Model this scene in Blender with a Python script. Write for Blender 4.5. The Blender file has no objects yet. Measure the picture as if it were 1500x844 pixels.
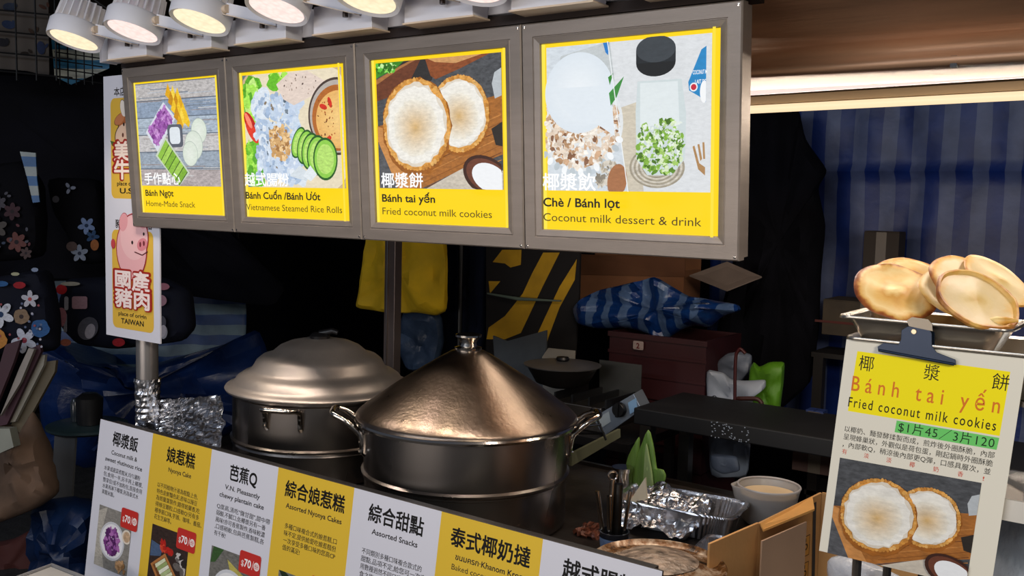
import bpy, bmesh, math, random
from mathutils import Vector as V, Matrix, noise as MN
from math import sin, cos, pi, radians as R
random.seed(7)
S = bpy.context.scene
COL = S.collection
# ------------------------------------------------------------ camera
YAW, PITCH, ROLL, FPX = .6278, .0862, .0251, 1403.
CP = V((2.8224, -1.76, 1.6))
FW = V((-sin(YAW)*cos(PITCH), cos(YAW)*cos(PITCH), -sin(PITCH)))
r0 = V((cos(YAW), sin(YAW), 0)); u0 = r0.cross(FW)
RT = cos(ROLL)*r0+sin(ROLL)*u0; UP = -sin(ROLL)*r0+cos(ROLL)*u0
cd = bpy.data.cameras.new('camera'); cam = bpy.data.objects.new('camera', cd); COL.objects.link(cam)
M3 = Matrix((RT, UP, -FW)).transposed()
cam.matrix_world = Matrix.Translation(CP) @ M3.to_4x4()
cd.sensor_width = 36; cd.lens = 36*FPX/1500; cd.clip_start = .02
S.camera = cam
# ------------------------------------------------------------ world, view, lights
w = bpy.data.worlds.new('night_market_air'); S.world = w; w.use_nodes = True
w.node_tree.nodes['Background'].inputs[0].default_value = (.30, .36, .5, 1)
w.node_tree.nodes['Background'].inputs[1].default_value = .18
S.view_settings.view_transform = 'Standard'; S.view_settings.look = 'None'
S.view_settings.exposure = 0; S.view_settings.gamma = 1
S.cycles.use_denoising = True; S.cycles.max_bounces = 6
def area(name, loc, target, sx, sy, power, col):
    l = bpy.data.lights.new(name, 'AREA'); l.shape = 'RECTANGLE'; l.size = sx; l.size_y = sy
    l.energy = power; l.color = col
    o = bpy.data.objects.new(name, l); COL.objects.link(o); o.location = loc
    o.rotation_euler = (V(target)-V(loc)).to_track_quat('-Z', 'Y').to_euler(); return o
area('added_street_fill', (1.2, -4.2, 3.1), (1.0, 0, .9), 4.5, .5, 62, (.80, .88, 1.0))  # unseen high fill, added to light the stall front from the street side
area('added_right_fill', (4.6, -2.6, 2.4), (2.2, 0, 1.1), .8, .5, 44, (1.0, .90, .74))  # added warm fill from the right, brightens paper sign and cardboard
area('added_low_fill', (.6, -4.4, 1.1), (.9, 0, 1.9), 3.6, .6, 42, (1.0, .91, .84))  # added low fill aimed upward, lifts undersides and light box frames
def spot(name, loc, d, power, col, ang=110, rad=.06):
    l = bpy.data.lights.new(name, 'SPOT'); l.energy = power; l.color = col; l.spot_size = R(ang); l.spot_blend = .6
    l.shadow_soft_size = rad
    o = bpy.data.objects.new(name, l); COL.objects.link(o); o.location = loc
    o.rotation_euler = V(d).to_track_quat('-Z', 'Y').to_euler(); return o

# ------------------------------------------------------------ helpers
def at(px, py, s=None, x=None, y=None, z=None):
    d = FW+(px-750)/FPX*RT-(py-422)/FPX*UP
    if x is not None: s = (x-CP.x)/d.x
    if y is not None: s = (y-CP.y)/d.y
    if z is not None: s = (z-CP.z)/d.z
    return CP+d*s
def lin(c):
    c = [v/255 for v in c]
    return tuple(v/12.92 if v <= .04045 else ((v+.055)/1.055)**2.4 for v in c)
def hexc(h): return lin([int(h[i:i+2], 16) for i in (0, 2, 4)])
MATS = {}
def nodes(m):
    m.use_nodes = True; nt = m.node_tree; return nt, nt.nodes['Principled BSDF']
def mat(name, col, rough=.6, metal=0, var=.15, nscale=8, bump=0, bscale=40, spec=.5, trans=0, stretch=None, alpha=1, coat=0):
    if name in MATS: return MATS[name]
    m = bpy.data.materials.new(name); nt, b = nodes(m); N = nt.nodes; L = nt.links
    c = lin(col) if max(col) > 1 else col
    tc = N.new('ShaderNodeTexCoord'); mp = N.new('ShaderNodeMapping'); L.new(tc.outputs['Object'], mp.inputs[0])
    if stretch: mp.inputs['Scale'].default_value = stretch
    nz = N.new('ShaderNodeTexNoise'); nz.inputs['Scale'].default_value = nscale; nz.inputs['Detail'].default_value = 5
    L.new(mp.outputs[0], nz.inputs[0])
    rp = N.new('ShaderNodeValToRGB'); L.new(nz.outputs[0], rp.inputs[0])
    rp.color_ramp.elements[0].position = .3; rp.color_ramp.elements[1].position = .7
    rp.color_ramp.elements[0].color = (*[v*(1-var) for v in c], 1); rp.color_ramp.elements[1].color = (*[min(1, v*(1+var)) for v in c], 1)
    L.new(rp.outputs[0], b.inputs['Base Color'])
    mr = N.new('ShaderNodeMapRange'); L.new(nz.outputs[0], mr.inputs[0])
    mr.inputs[3].default_value = rough*.85; mr.inputs[4].default_value = min(1, rough*1.15); L.new(mr.outputs[0], b.inputs['Roughness'])
    b.inputs['Metallic'].default_value = metal; b.inputs['Specular IOR Level'].default_value = spec
    b.inputs['Transmission Weight'].default_value = trans; b.inputs['Alpha'].default_value = alpha
    b.inputs['Coat Weight'].default_value = coat
    if bump:
        n2 = N.new('ShaderNodeTexNoise'); n2.inputs['Scale'].default_value = bscale; n2.inputs['Detail'].default_value = 4
        L.new(mp.outputs[0], n2.inputs[0]); bp = N.new('ShaderNodeBump'); bp.inputs['Strength'].default_value = bump
        bp.inputs['Distance'].default_value = .01
        L.new(n2.outputs[0], bp.inputs['Height']); L.new(bp.outputs[0], b.inputs['Normal'])
    MATS[name] = m; return m
def emis(name, col, strength, tex=0):
    if name in MATS: return MATS[name]
    m = bpy.data.materials.new(name); nt, b = nodes(m); N = nt.nodes; L = nt.links
    c = lin(col)
    b.inputs['Base Color'].default_value = (.05, .05, .05, 1); b.inputs['Emission Strength'].default_value = strength
    b.inputs['Emission Color'].default_value = (*c, 1)
    if tex:
        tc = N.new('ShaderNodeTexCoord'); vo = N.new('ShaderNodeTexVoronoi'); vo.inputs['Scale'].default_value = 70
        L.new(tc.outputs['Object'], vo.inputs[0]); mr = N.new('ShaderNodeMapRange'); L.new(vo.outputs['Distance'], mr.inputs[0])
        mr.inputs[3].default_value = strength*1.15; mr.inputs[4].default_value = strength*(1-tex); L.new(mr.outputs[0], b.inputs['Emission Strength'])
    MATS[name] = m; return m
def stripes(name, c1, c2, period, axis=0, duty=.5, wob=.02, rough=.35, bump=.3, tint=0, spec=.5):
    if name in MATS: return MATS[name]
    m = bpy.data.materials.new(name); nt, b = nodes(m); N = nt.nodes; L = nt.links
    tc = N.new('ShaderNodeTexCoord'); nz = N.new('ShaderNodeTexNoise'); nz.inputs['Scale'].default_value = 4
    L.new(tc.outputs['Object'], nz.inputs[0])
    sp = N.new('ShaderNodeSeparateXYZ'); L.new(tc.outputs['Object'], sp.inputs[0])
    def ma(op, a, b_):
        n = N.new('ShaderNodeMath'); n.operation = op
        for i, q in enumerate((a, b_)):
            if isinstance(q, (int, float)): n.inputs[i].default_value = q
            elif q is not None: L.new(q, n.inputs[i])
        return n.outputs[0]
    v = ma('ADD', sp.outputs[axis], ma('MULTIPLY', nz.outputs[0], wob))
    fr = ma('FRACT', ma('DIVIDE', v, period), None)
    st = ma('GREATER_THAN', fr, duty)
    n2 = N.new('ShaderNodeTexNoise'); n2.inputs['Scale'].default_value = 9; n2.inputs['Detail'].default_value = 6
    L.new(tc.outputs['Object'], n2.inputs[0])
    mx = N.new('ShaderNodeMix'); mx.data_type = 'RGBA'; L.new(st, mx.inputs[0])
    mx.inputs[6].default_value = (*lin(c1), 1); mx.inputs[7].default_value = (*lin(c2), 1)
    m2 = N.new('ShaderNodeMix'); m2.data_type = 'RGBA'; m2.blend_type = 'MULTIPLY'; m2.inputs[0].default_value = .7
    rp = N.new('ShaderNodeValToRGB'); rp.color_ramp.elements[0].position = .35; rp.color_ramp.elements[1].position = .65
    rp.color_ramp.elements[0].color = (.45, .45, .5, 1); L.new(n2.outputs[0], rp.inputs[0])
    L.new(mx.outputs[2], m2.inputs[6]); L.new(rp.outputs[0], m2.inputs[7]); L.new(m2.outputs[2], b.inputs['Base Color'])
    b.inputs['Roughness'].default_value = rough; b.inputs['Specular IOR Level'].default_value = spec
    bp = N.new('ShaderNodeBump'); bp.inputs['Strength'].default_value = bump; bp.inputs['Distance'].default_value = .02
    L.new(n2.outputs[0], bp.inputs['Height']); L.new(bp.outputs[0], b.inputs['Normal'])
    MATS[name] = m; return m
def printmat(name, emit, rough=.55):
    if name in MATS: return MATS[name]
    m = bpy.data.materials.new(name); nt, b = nodes(m); N = nt.nodes; L = nt.links
    a = N.new('ShaderNodeAttribute'); a.attribute_name = 'col'
    tc = N.new('ShaderNodeTexCoord'); nz = N.new('ShaderNodeTexNoise'); nz.inputs['Scale'].default_value = 130; nz.inputs['Detail'].default_value = 4
    nz.inputs['Roughness'].default_value = .7
    mp = N.new('ShaderNodeMapping'); mp.inputs['Scale'].default_value = (.5, .5, 1.3)
    L.new(tc.outputs['Object'], mp.inputs[0]); L.new(mp.outputs[0], nz.inputs[0])
    mr = N.new('ShaderNodeMapRange'); mr.inputs[1].default_value = .3; mr.inputs[2].default_value = .7; mr.inputs[3].default_value = -1; mr.inputs[4].default_value = 1
    L.new(nz.outputs[0], mr.inputs[0])
    mm = N.new('ShaderNodeMath'); mm.operation = 'MULTIPLY_ADD'; mm.inputs[2].default_value = 1
    L.new(mr.outputs[0], mm.inputs[0]); L.new(a.outputs['Alpha'], mm.inputs[1])
    vm = N.new('ShaderNodeVectorMath'); vm.operation = 'SCALE'; L.new(a.outputs['Color'], vm.inputs[0]); L.new(mm.outputs[0], vm.inputs['Scale'])
    b.inputs['Roughness'].default_value = rough
    if emit:
        b.inputs['Base Color'].default_value = (.02, .02, .02, 1); b.inputs['Specular IOR Level'].default_value = .15
        L.new(vm.outputs[0], b.inputs['Emission Color']); b.inputs['Emission Strength'].default_value = emit
    else:
        L.new(vm.outputs[0], b.inputs['Base Color']); b.inputs['Specular IOR Level'].default_value = .25
    MATS[name] = m; return m
def tag(o, label=None, cat=None, group=None, kind=None):
    if label: o['label'] = label
    if cat: o['category'] = cat
    if group: o['group'] = group
    if kind: o['kind'] = kind
    return o
WM = {}
def thing(name, label, cat, loc=(0, 0, 0), rotz=0, group=None):
    o = bpy.data.objects.new(name, None); COL.objects.link(o); o.empty_display_size = .05
    o.location = loc; o.rotation_euler = (0, 0, rotz)
    WM[o.name] = Matrix.Translation(V(loc)) @ Matrix.Rotation(rotz, 4, 'Z')
    return tag(o, label, cat, group)
class MB:
    def __init__(s): s.v = []; s.f = []
    def add(s, vs, fs):
        n = len(s.v); s.v += [V(q) for q in vs]; s.f += [tuple(i+n for i in f) for f in fs]; return s
    def box(s, a, b, M=None):
        x0, y0, z0 = a; x1, y1, z1 = b
        vs = [V(q) for q in ((x0,y0,z0),(x1,y0,z0),(x1,y1,z0),(x0,y1,z0),(x0,y0,z1),(x1,y0,z1),(x1,y1,z1),(x0,y1,z1))]
        if M: vs = [M @ q for q in vs]
        return s.add(vs, [(3,2,1,0),(4,5,6,7),(0,1,5,4),(1,2,6,5),(2,3,7,6),(3,0,4,7)])
    def prism(s, pts, off):
        n = len(pts); off = V(off); vs = [V(p) for p in pts]+[V(p)+off for p in pts]
        return s.add(vs, [tuple(range(n))[::-1], tuple(range(n, 2*n))]+[(i, (i+1) % n, (i+1) % n+n, i+n) for i in range(n)])
    def tube(s, path, r, n=10, closed=False, caps=True):
        path = [V(p) for p in path]; m = len(path); rr = r if isinstance(r, (list, tuple)) else [r]*m
        base = len(s.v); prev = None
        for i, p in enumerate(path):
            if closed: t = path[(i+1) % m]-path[i-1]
            else: t = path[min(i+1, m-1)]-path[max(i-1, 0)]
            t = t.normalized()
            if prev is None:
                a = t.cross(V((0, 0, 1)));
                if a.length < .1: a = t.cross(V((1, 0, 0)))
            else: a = prev-t*prev.dot(t)
            a.normalize(); prev = a; b = t.cross(a)
            for k in range(n):
                q = 2*pi*k/n; s.v.append(p+(a*cos(q)+b*sin(q))*rr[i])
        for i in range(m if closed else m-1):
            for k in range(n):
                A = base+i*n+k; B = base+i*n+(k+1) % n; j = (i+1) % m
                s.f.append((A, B, base+j*n+(k+1) % n, base+j*n+k))
        if caps and not closed:
            s.f.append(tuple(base+k for k in range(n))[::-1]); s.f.append(tuple(base+(m-1)*n+k for k in range(n)))
        return s
    def lathe(s, prof, c=(0, 0, 0), n=64, M=None, rf=None):
        c = V(c); base = len(s.v); m = len(prof)
        for i, (r, z) in enumerate(prof):
            for k in range(n):
                q = 2*pi*k/n; rr = r*(rf(q, i) if rf else 1)
                p = V((rr*cos(q), rr*sin(q), z)); p = M @ p if M else p
                s.v.append(p+c)
        for i in range(m-1):
            for k in range(n):
                s.f.append((base+i*n+k, base+i*n+(k+1) % n, base+(i+1)*n+(k+1) % n, base+(i+1)*n+k))
        return s
    def sheet(s, fn, nu, nv, th=0):
        base = len(s.v)
        for j in range(nv+1):
            for i in range(nu+1): s.v.append(V(fn(i/nu, j/nv)))
        for j in range(nv):
            for i in range(nu):
                a = base+j*(nu+1)+i; s.f.append((a, a+1, a+nu+2, a+nu+1))
        return s
    def build(s, name, m, parent=None, label=None, cat=None, group=None, kind=None, smooth=False, local=False, bevel=0, solid=0, loc=None, ang=40, subd=0):
        me = bpy.data.meshes.new(name)
        root = parent
        while root is not None and root.parent is not None: root = root.parent
        vs = s.v
        if root is not None and not local and root.name in WM:
            inv = WM[root.name].inverted(); vs = [inv @ q for q in vs]
        o = bpy.data.objects.new(name, me)
        if root is None:
            L = V(loc) if loc is not None else V((sum(q.x for q in vs)/len(vs), sum(q.y for q in vs)/len(vs), min(q.z for q in vs)))
            vs = [q-L for q in vs]; o.location = L; WM[o.name] = Matrix.Translation(L)
        me.from_pydata([tuple(q) for q in vs], [], s.f); 
        bm = bmesh.new(); bm.from_mesh(me); bmesh.ops.recalc_face_normals(bm, faces=bm.faces); bm.to_mesh(me); bm.free()
        if smooth:
            for p in me.polygons: p.use_smooth = True
            me.set_sharp_from_angle(angle=R(ang))
        if m: me.materials.append(m)
        COL.objects.link(o)
        if o.name not in WM and root is None: WM[o.name] = Matrix.Translation(o.location)
        if root is None: WM[o.name] = Matrix.Translation(o.location)
        if parent is not None: o.parent = parent
        if solid:
            q = o.modifiers.new('thickness', 'SOLIDIFY'); q.thickness = solid; q.offset = 0
        if bevel:
            q = o.modifiers.new('bevel', 'BEVEL'); q.width = bevel; q.segments = 2; q.limit_method = 'ANGLE'
        if subd:
            q = o.modifiers.new('sub', 'SUBSURF'); q.levels = subd; q.render_levels = subd
        return tag(o, label, cat, group, kind)
def pillow(outline, t, nrm=None, seed=0, wob=.15, back=True, sub=4, folds=None):
    """a soft closed body with the given outline (world points), bulging by t to both sides"""
    n0 = len(outline); P = []
    for i in range(n0):
        a, b = outline[i], outline[(i+1) % n0]
        for k in range(sub): P.append(a.lerp(b, k/sub))
    P = [P[i]*.5+(P[i-1]+P[(i+1) % len(P)])*.25 for i in range(len(P))]
    n = len(P); c = sum(P, V())/n; nrm = V(nrm if nrm is not None else -FW).normalized()
    mb = MB(); rings = [(1, 0), (.97, .45), (.88, .8), (.7, .95), (.5, 1), (.3, 1.02), (.12, 1.03)]
    for sg in ((1, -1) if back else (1,)):
        vs = []
        for q, h in rings:
            for p in P:
                x = c+(p-c)*q
                d = MN.noise(x*9+V((seed, 0, 0)))*wob*2+MN.noise(x*23+V((seed, 3, 0)))*wob
                if folds: d += folds(x)
                vs.append(x+nrm*sg*t*(h+(d if q < 1 else 0)*min(1, h)))
        m = len(rings); fs = [(i*n+k, i*n+(k+1) % n, (i+1)*n+(k+1) % n, (i+1)*n+k) for i in range(m-1) for k in range(n)]
        vs.append(c+nrm*sg*t*1.03); fs += [((m-1)*n+k, (m-1)*n+(k+1) % n, m*n) for k in range(n)]
        mb.add(vs, fs)
    bm = bmesh.new(); me = bpy.data.meshes.new('t')
    me.from_pydata([tuple(v) for v in mb.v], [], mb.f); bm.from_mesh(me); bmesh.ops.remove_doubles(bm, verts=bm.verts, dist=1e-5)
    out = MB(); bm.verts.index_update(); out.v = [v.co.copy() for v in bm.verts]; out.f = [tuple(q.index for q in f.verts) for f in bm.faces]
    bm.free(); bpy.data.meshes.remove(me); return out
_tc = {}
def textmesh(s, bold=0, spacing=1):
    k = (s, bold, spacing)
    if k in _tc: return _tc[k]
    c = bpy.data.curves.new('t', 'FONT'); c.body = s; c.size = 1; c.offset = bold; c.resolution_u = 3; c.space_character = spacing
    o = bpy.data.objects.new('t', c); me = o.to_mesh()
    vs = [(v.co.x, v.co.y) for v in me.vertices]; fs = [tuple(p.vertices) for p in me.polygons]
    o.to_mesh_clear(); bpy.data.objects.remove(o); bpy.data.curves.remove(c)
    _tc[k] = (vs, fs); return vs, fs
class Print:
    bclip = None
    """flat print: layered coloured polygons; coordinates u to the right, v down (metres)"""
    def __init__(s, W=1, H=1, dz=.00003): s.v = []; s.f = []; s.c = []; s.z = 0; s.W = W; s.H = H; s.dz = dz
    def _layer(s): s.z += s.dz
    def poly(s, pts, col, n=0, cols=None):
        s._layer(); b = len(s.v); s.v += [(x*s.W, y*s.H, s.z) for x, y in pts]; s.f.append(tuple(range(b, b+len(pts))))
        c = hexc(col); s.c.append([(*c, n)]*len(pts)); return s
    def rect(s, x0, y0, x1, y1, col, n=0): return s.poly([(x0,y0),(x1,y0),(x1,y1),(x0,y1)], col, n)
    def rrect(s, x0, y0, x1, y1, r, col, n=0, asp=None):
        a = (s.W/s.H) if asp is None else asp; P = []
        for cx, cy, q in ((x1-r, y0+r*a, -90), (x1-r, y1-r*a, 0), (x0+r, y1-r*a, 90), (x0+r, y0+r*a, 180)):
            for k in range(5): t = R(q+k*22.5); P.append((cx+r*cos(t), cy+r*a*sin(t)))
        return s.poly(P, col, n)
    def ell(s, cx, cy, rx, ry, col, n=0, rot=0, col2=None, wob=0, seg=28, clip=None, seed=0, asp=True):
        """rx, ry in u units (ry scaled so circles stay round)"""
        clip = clip or s.bclip; s._layer(); a = s.W/s.H; P = []; rng = random.Random(seed)
        for k in range(seg):
            t = 2*pi*k/seg; q = 1+wob*(rng.random()-.5)*2; x, y = rx*cos(t)*q, ry*sin(t)*q
            x, y = x*cos(rot)-y*sin(rot), x*sin(rot)+y*cos(rot); x, y = cx+x, cy+y*a
            if clip: x = min(max(x, clip[0]), clip[2]); y = min(max(y, clip[1]), clip[3])
            P.append((x, y))
        if clip: cx = min(max(cx, clip[0]), clip[2]); cy = min(max(cy, clip[1]), clip[3])
        b = len(s.v); c1 = (*hexc(col), n)
        s.v += [(x*s.W, y*s.H, s.z) for x, y in P]
        if col2:
            c2 = (*hexc(col2), n); s.v.append((cx*s.W, cy*s.H, s.z))
            for k in range(seg): s.f.append((b+k, b+(k+1) % seg, b+seg)); s.c.append([c1, c1, c2])
        else: s.f.append(tuple(range(b, b+seg))); s.c.append([c1]*seg)
        return s
    def line(s, x0, y0, x1, y1, w, col, n=0):
        dx, dy = (x1-x0)*s.W, (y1-y0)*s.H; L = math.hypot(dx, dy) or 1; px, py = -dy/L*w*s.W/2, dx/L*w*s.W/2
        px /= s.W; py /= s.H
        return s.poly([(x0+px,y0+py),(x1+px,y1+py),(x1-px,y1-py),(x0-px,y0-py)], col, n)
    def blobs(s, pts, n, size, cols, rng=(0, 0, 1, 1), seed=1, noise=.3, wob=.4, fn=None):
        rg = random.Random(seed); k = 0
        while k < n:
            x = rng[0]+rg.random()*(rng[2]-rng[0]); y = rng[1]+rg.random()*(rng[3]-rng[1])
            if fn and not fn(x, y): k += .05; continue
            q = size*(.6+.8*rg.random())
            s.ell(x, y, q, q*(.4+.6*rg.random()), rg.choice(cols), noise, rg.random()*3, wob=wob, seg=9, seed=rg.random()); k += 1
        return s
    def text(s, t, x, y, h, col, w=None, bold=0, align='l', spacing=1, lift=True):
        """baseline at y, em height h (v units), stretched to width w (u units)"""
        vs, fs = textmesh(t, 0 if any(ord(q) > 0x2e00 for q in t) else bold, spacing)
        if not vs: return s
        if lift: s._layer()
        cjk = any(ord(q) > 0x2e00 for q in t)
        x0 = min(q[0] for q in vs); x1 = max(q[0] for q in vs)
        sy = h; sx = (w/(x1-x0)) if w else h*s.H/s.W
        wid = (x1-x0)*sx
        ox = x-{'l': 0, 'c': wid/2, 'r': wid}[align]
        c = (*hexc(col), 0); sh = [(0, 0)]
        if cjk and bold: n_ = 4 if bold < .03 else (8 if bold < .06 else 14); sh = [(bold*cos(2*pi*(k+.5)/n_), bold*sin(2*pi*(k+.5)/n_)) for k in range(n_)]
        if cjk and .016 > bold > 0: sh = [(-bold, 0), (bold, 0)]
        for dx, dy in sh:
            b = len(s.v); s.z += s.dz*.25
            s.v += [((ox+(q[0]+dx-x0)*sx)*s.W, (y-(q[1]+dy)*sy)*s.H, s.z) for q in vs]
            for f in fs: s.f.append(tuple(b+i for i in f)); s.c.append([c]*len(f))
        return s
    def build(s, name, parent, origin, U, D, Nn, m, curve=None, label=None, cat=None, top=False):
        O, U, D, Nn = V(origin), V(U), V(D), V(Nn)
        W = [O+U*x+D*y+Nn*z for x, y, z in s.v]
        if curve: W = [curve(q) for q in W]
        root = parent
        while root is not None and root.parent is not None: root = root.parent
        o = bpy.data.objects.new(name, bpy.data.meshes.new(name))
        if root is not None: inv = WM[root.name].inverted(); W = [inv @ q for q in W]
        me = o.data; me.from_pydata([tuple(q) for q in W], [], s.f)
        at_ = me.color_attributes.new('col', 'FLOAT_COLOR', 'CORNER')
        fl = [v for f in s.c for c in f for v in c]
        if len(fl) == len(at_.data)*4: at_.data.foreach_set('color', fl)
        me.materials.append(m); COL.objects.link(o); o.parent = parent
        return tag(o, label, cat)
LIT = printmat('backlit_print', 1.0); PAPER = printmat('printed_paper', 0, .5); CLOTHP = printmat('cloth_print', 0, .85)
BLACK = '151313'

# materials
alu = mat('brushed_aluminium', (140, 130, 122), .45, .45, .08, 6, .05, 60, stretch=(1, 1, 8))
steel = mat('pot_steel', (150, 142, 136), .27, 1, .12, 3, .04, 30, stretch=(1, 1, .3))
steel_lid = mat('lid_steel', (128, 113, 100), .29, 1, .2, 14, .07, 90)
steel_old = mat('old_aluminium_lid', (186, 176, 168), .42, .8, .18, 6, .12, 25)
chrome = mat('bright_steel', (200, 192, 182), .16, 1, .05, 5)
wornsteel = mat('worn_steel', (120, 112, 104), .34, 1, .25, 5, .1, 30)
white_pl = mat('white_lamp_enamel', (232, 230, 236), .45, 0, .03, 5)
black_m = mat('black_plastic', (14, 14, 16), .4, 0, .1)
dark_cloth = mat('dark_cloth', (14, 14, 20), .95, 0, .3, 5, .3, 20, spec=.1)
navy = mat('navy_cloth', (12, 19, 38), .9, 0, .4, 4, .3, 12, spec=.15)
blue_pl = mat('blue_plastic_bag', (8, 32, 76), .35, 0, .45, 5, .6, 14)
cardb = mat('cardboard', (186, 140, 86), .8, 0, .1, 7, .1, 60)
cardb2 = mat('brown_cardboard', (120, 78, 50), .85, 0, .15, 7, .1, 60)
darktop = mat('dark_worktop', (22, 20, 21), .45, 0, .4, 8, .1, 40)
foil = mat('aluminium_foil', (214, 214, 218), .27, 1, .05, 5, .25, 45)
yellowc = mat('yellow_cloth', (226, 186, 24), .8, 0, .18, 6, .45, 10)
clearp = mat('clear_plastic', (215, 222, 228), .12, 0, .03, 5, .2, 20, alpha=.38)

# ------------------------------------------------------------ setting
def struct(name, mb, m, **k): return mb.build(name, m, kind='structure', **k)
struct('floor', MB().box((-5, -6, -.05), (5, 3.2, 0)), mat('asphalt', (44, 43, 44), .8, 0, .3, 20, .3, 80))
struct('wall_back', MB().box((-5, 3.0, 0), (5, 3.1, 3.2)), mat('dark_wall', (13, 13, 18), .9, 0, .3, 3, spec=.1))
struct('wall_left', MB().box((-4.1, .2, 0), (-4, 3.0, 3.2)), mat('dark_wall', (13, 13, 18), .9))
struct('ceiling', MB().box((-5, -.42, 2.72), (5, 3.1, 2.8)), mat('awning_underside', (58, 46, 38), .8, 0, .2, 4, .2, 10))

# striped tarpaulin hung behind the stall
def tarp(u, v):
    x = .92+u*1.9; z = 2.14-v*1.5
    y = 2.44+.05*MN.noise(V((x*2.3, z*1.5, 3)))+.008*sin(x*22+2*MN.noise(V((x*3, z*3, 0))))
    if abs(z-1.79) < .02: y -= .02
    return (x, y, z)
MB().sheet(tarp, 90, 50).build('striped_tarpaulin', stripes('blue_white_tarp', (18, 46, 118), (84, 96, 136), .118, 0, .5, .02, .45, .25),
    label='blue and grey striped tarpaulin hanging as the back wall', cat='tarpaulin', smooth=True, solid=.002)

# hood (roller awning case) at upper right: an extruded steel profile
def extr(prof, x0, x1): 
    mb = MB(); n = len(prof)
    mb.add([(x0, y, z) for y, z in prof]+[(x1, y, z) for y, z in prof], [(i, i+1, n+i+1, n+i) for i in range(n-1)]); return mb
hz = at(1093, 100, y=.3).z
prof = [(.075, hz+.17), (.12, hz+.13), (.22, hz+.065), (.255, hz+.045), (.285, hz+.038), (.305, hz+.02), (.30, hz-.002), (.275, hz-.012), (.30, hz-.02), (.5, hz-.022)]
t = thing('steel_hood', 'large brownish steel hood running along the stall top at right', 'hood', (2.2, .2, hz))
extr(prof, 1.25, 3.6).build('hood_sheet', mat('hood_steel', (190, 150, 120), .42, .4, .25, 5, .1, 40, stretch=(.3, 3, 3)), t, smooth=True, solid=.004)
MB().box((2.385, .290, hz-.026), (2.397, .306, hz-.004)).build('clip', black_m, t)
# fluorescent tubes with reflector
tA, tB = at(1093, 133, y=.62), at(1500, 106, y=.62); tC, tD = at(1093, 161, y=.8), at(1500, 140, y=.8)
def ext(a, b, k0=-1.2, k1=1.5): d = (b-a); return a+d*k0, a+d*k1
for i, (a, b, nm, lb, cc, rr) in enumerate([(tA, tB, 'pink', 'upper pinkish white fluorescent tube under the steel hood', (255, 226, 216), .0125), (tC, tD, 'warm', 'lower warm yellow fluorescent tube above the striped tarpaulin', (255, 224, 180), .011)]):
    a, b = ext(a, b, -.8, 1.6); d = (b-a).normalized()
    t = thing('fluorescent_tube', lb, 'lamp', a)
    MB().tube([a, b], rr, 14).build('tube', emis('tube_'+nm, cc, 1.08), t, smooth=True)
    MB().box((a.x-.02, a.y-.012, a.z+.0095), (b.x+.02, a.y+.055, a.z+.034), None).build('fitting', mat('beige_fitting', (150, 128, 96), .5, .2, .1), t) if abs(b.z-a.z) < 1e-4 else \
        MB().prism([a+V((0, -.0, .0135)), a+V((0, .085, .0135)), a+V((0, .085, .06)), a+V((0, -.0, .035))], b-a).build('fitting', mat('fitting_'+nm, (62, 56, 44) if nm == 'pink' else (150, 128, 96), .5, .2, .1), t)
    MB().tube([a-d*.03, a], .012, 12).build('end_cap', black_m, t); MB().tube([b, b+d*.03], .012, 12).build('end_cap', black_m, t)
    m_ = (a+b)/2; ln_ = (b-a).length
    for nm_, off, tg, pw in (('tube_light_down', V((0, -.0, -.02)), V((0, .25, -1)), 4.5), ('tube_light_front', V((0, -.02, 0)), V((0, -.8, .42)), 5.5)):
        l_ = bpy.data.lights.new(nm_, 'AREA'); l_.shape = 'RECTANGLE'; l_.size = ln_; l_.size_y = .02; l_.energy = pw; l_.color = (1, .84, .68)
        lo = bpy.data.objects.new(nm_, l_); COL.objects.link(lo); lx = (b-a).normalized(); lz = -tg.normalized(); ly = lz.cross(lx).normalized(); lz = lx.cross(ly)
        lo.matrix_world = Matrix.Translation(m_+off) @ Matrix((lx, ly, lz)).transposed().to_4x4()

# ------------------------------------------------------------ poles
PX = at(215.5, 500, y=.13); PX = (PX.x, .13)
t = thing('stall_pole', 'thick stainless pole at the front left corner wrapped with foil', 'pole', (PX[0], PX[1], 0))
MB().lathe([(0, 0), (.036, 0), (.036, 2.3), (0, 2.3)], (PX[0], PX[1], 0), 32).build('post', chrome if 0 else mat('pole_steel', (170, 164, 160), .3, .75, .05), t, smooth=True)
MB().lathe([(.0385+.005*random.random(), z/100) for z in range(80, 99, 1)], (PX[0], PX[1], 0), 40, rf=lambda q, i: 1+.13*MN.noise(V((q*3, i*.7, 1)))).build('foil_wrap', foil, t, 'crumpled foil wrapped round the pole')
pc = at(577, 430, y=.985)
t = thing('stall_pole', 'thin steel pole behind the pots in front of the yellow cloth', 'pole', (pc.x, pc.y, 0))
MB().box((pc.x-.014, pc.y-.02, 0), (pc.x+.022, pc.y+.02, 2.5)).build('post', mat('grey_pole', (112, 100, 96), .4, .7, .1), t, bevel=.002)
MB().box((pc.x-.026, pc.y-.026, 0), (pc.x-.0145, pc.y+.0, 2.5)).build('side_channel', mat('grey_pole', (112, 100, 96), .4, .7, .1), t)
MB().box((pc.x-.0145, pc.y-.0265, 0), (pc.x-.0120, pc.y-.0205, 2.5)).build('bright_edge', chrome, t)

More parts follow.
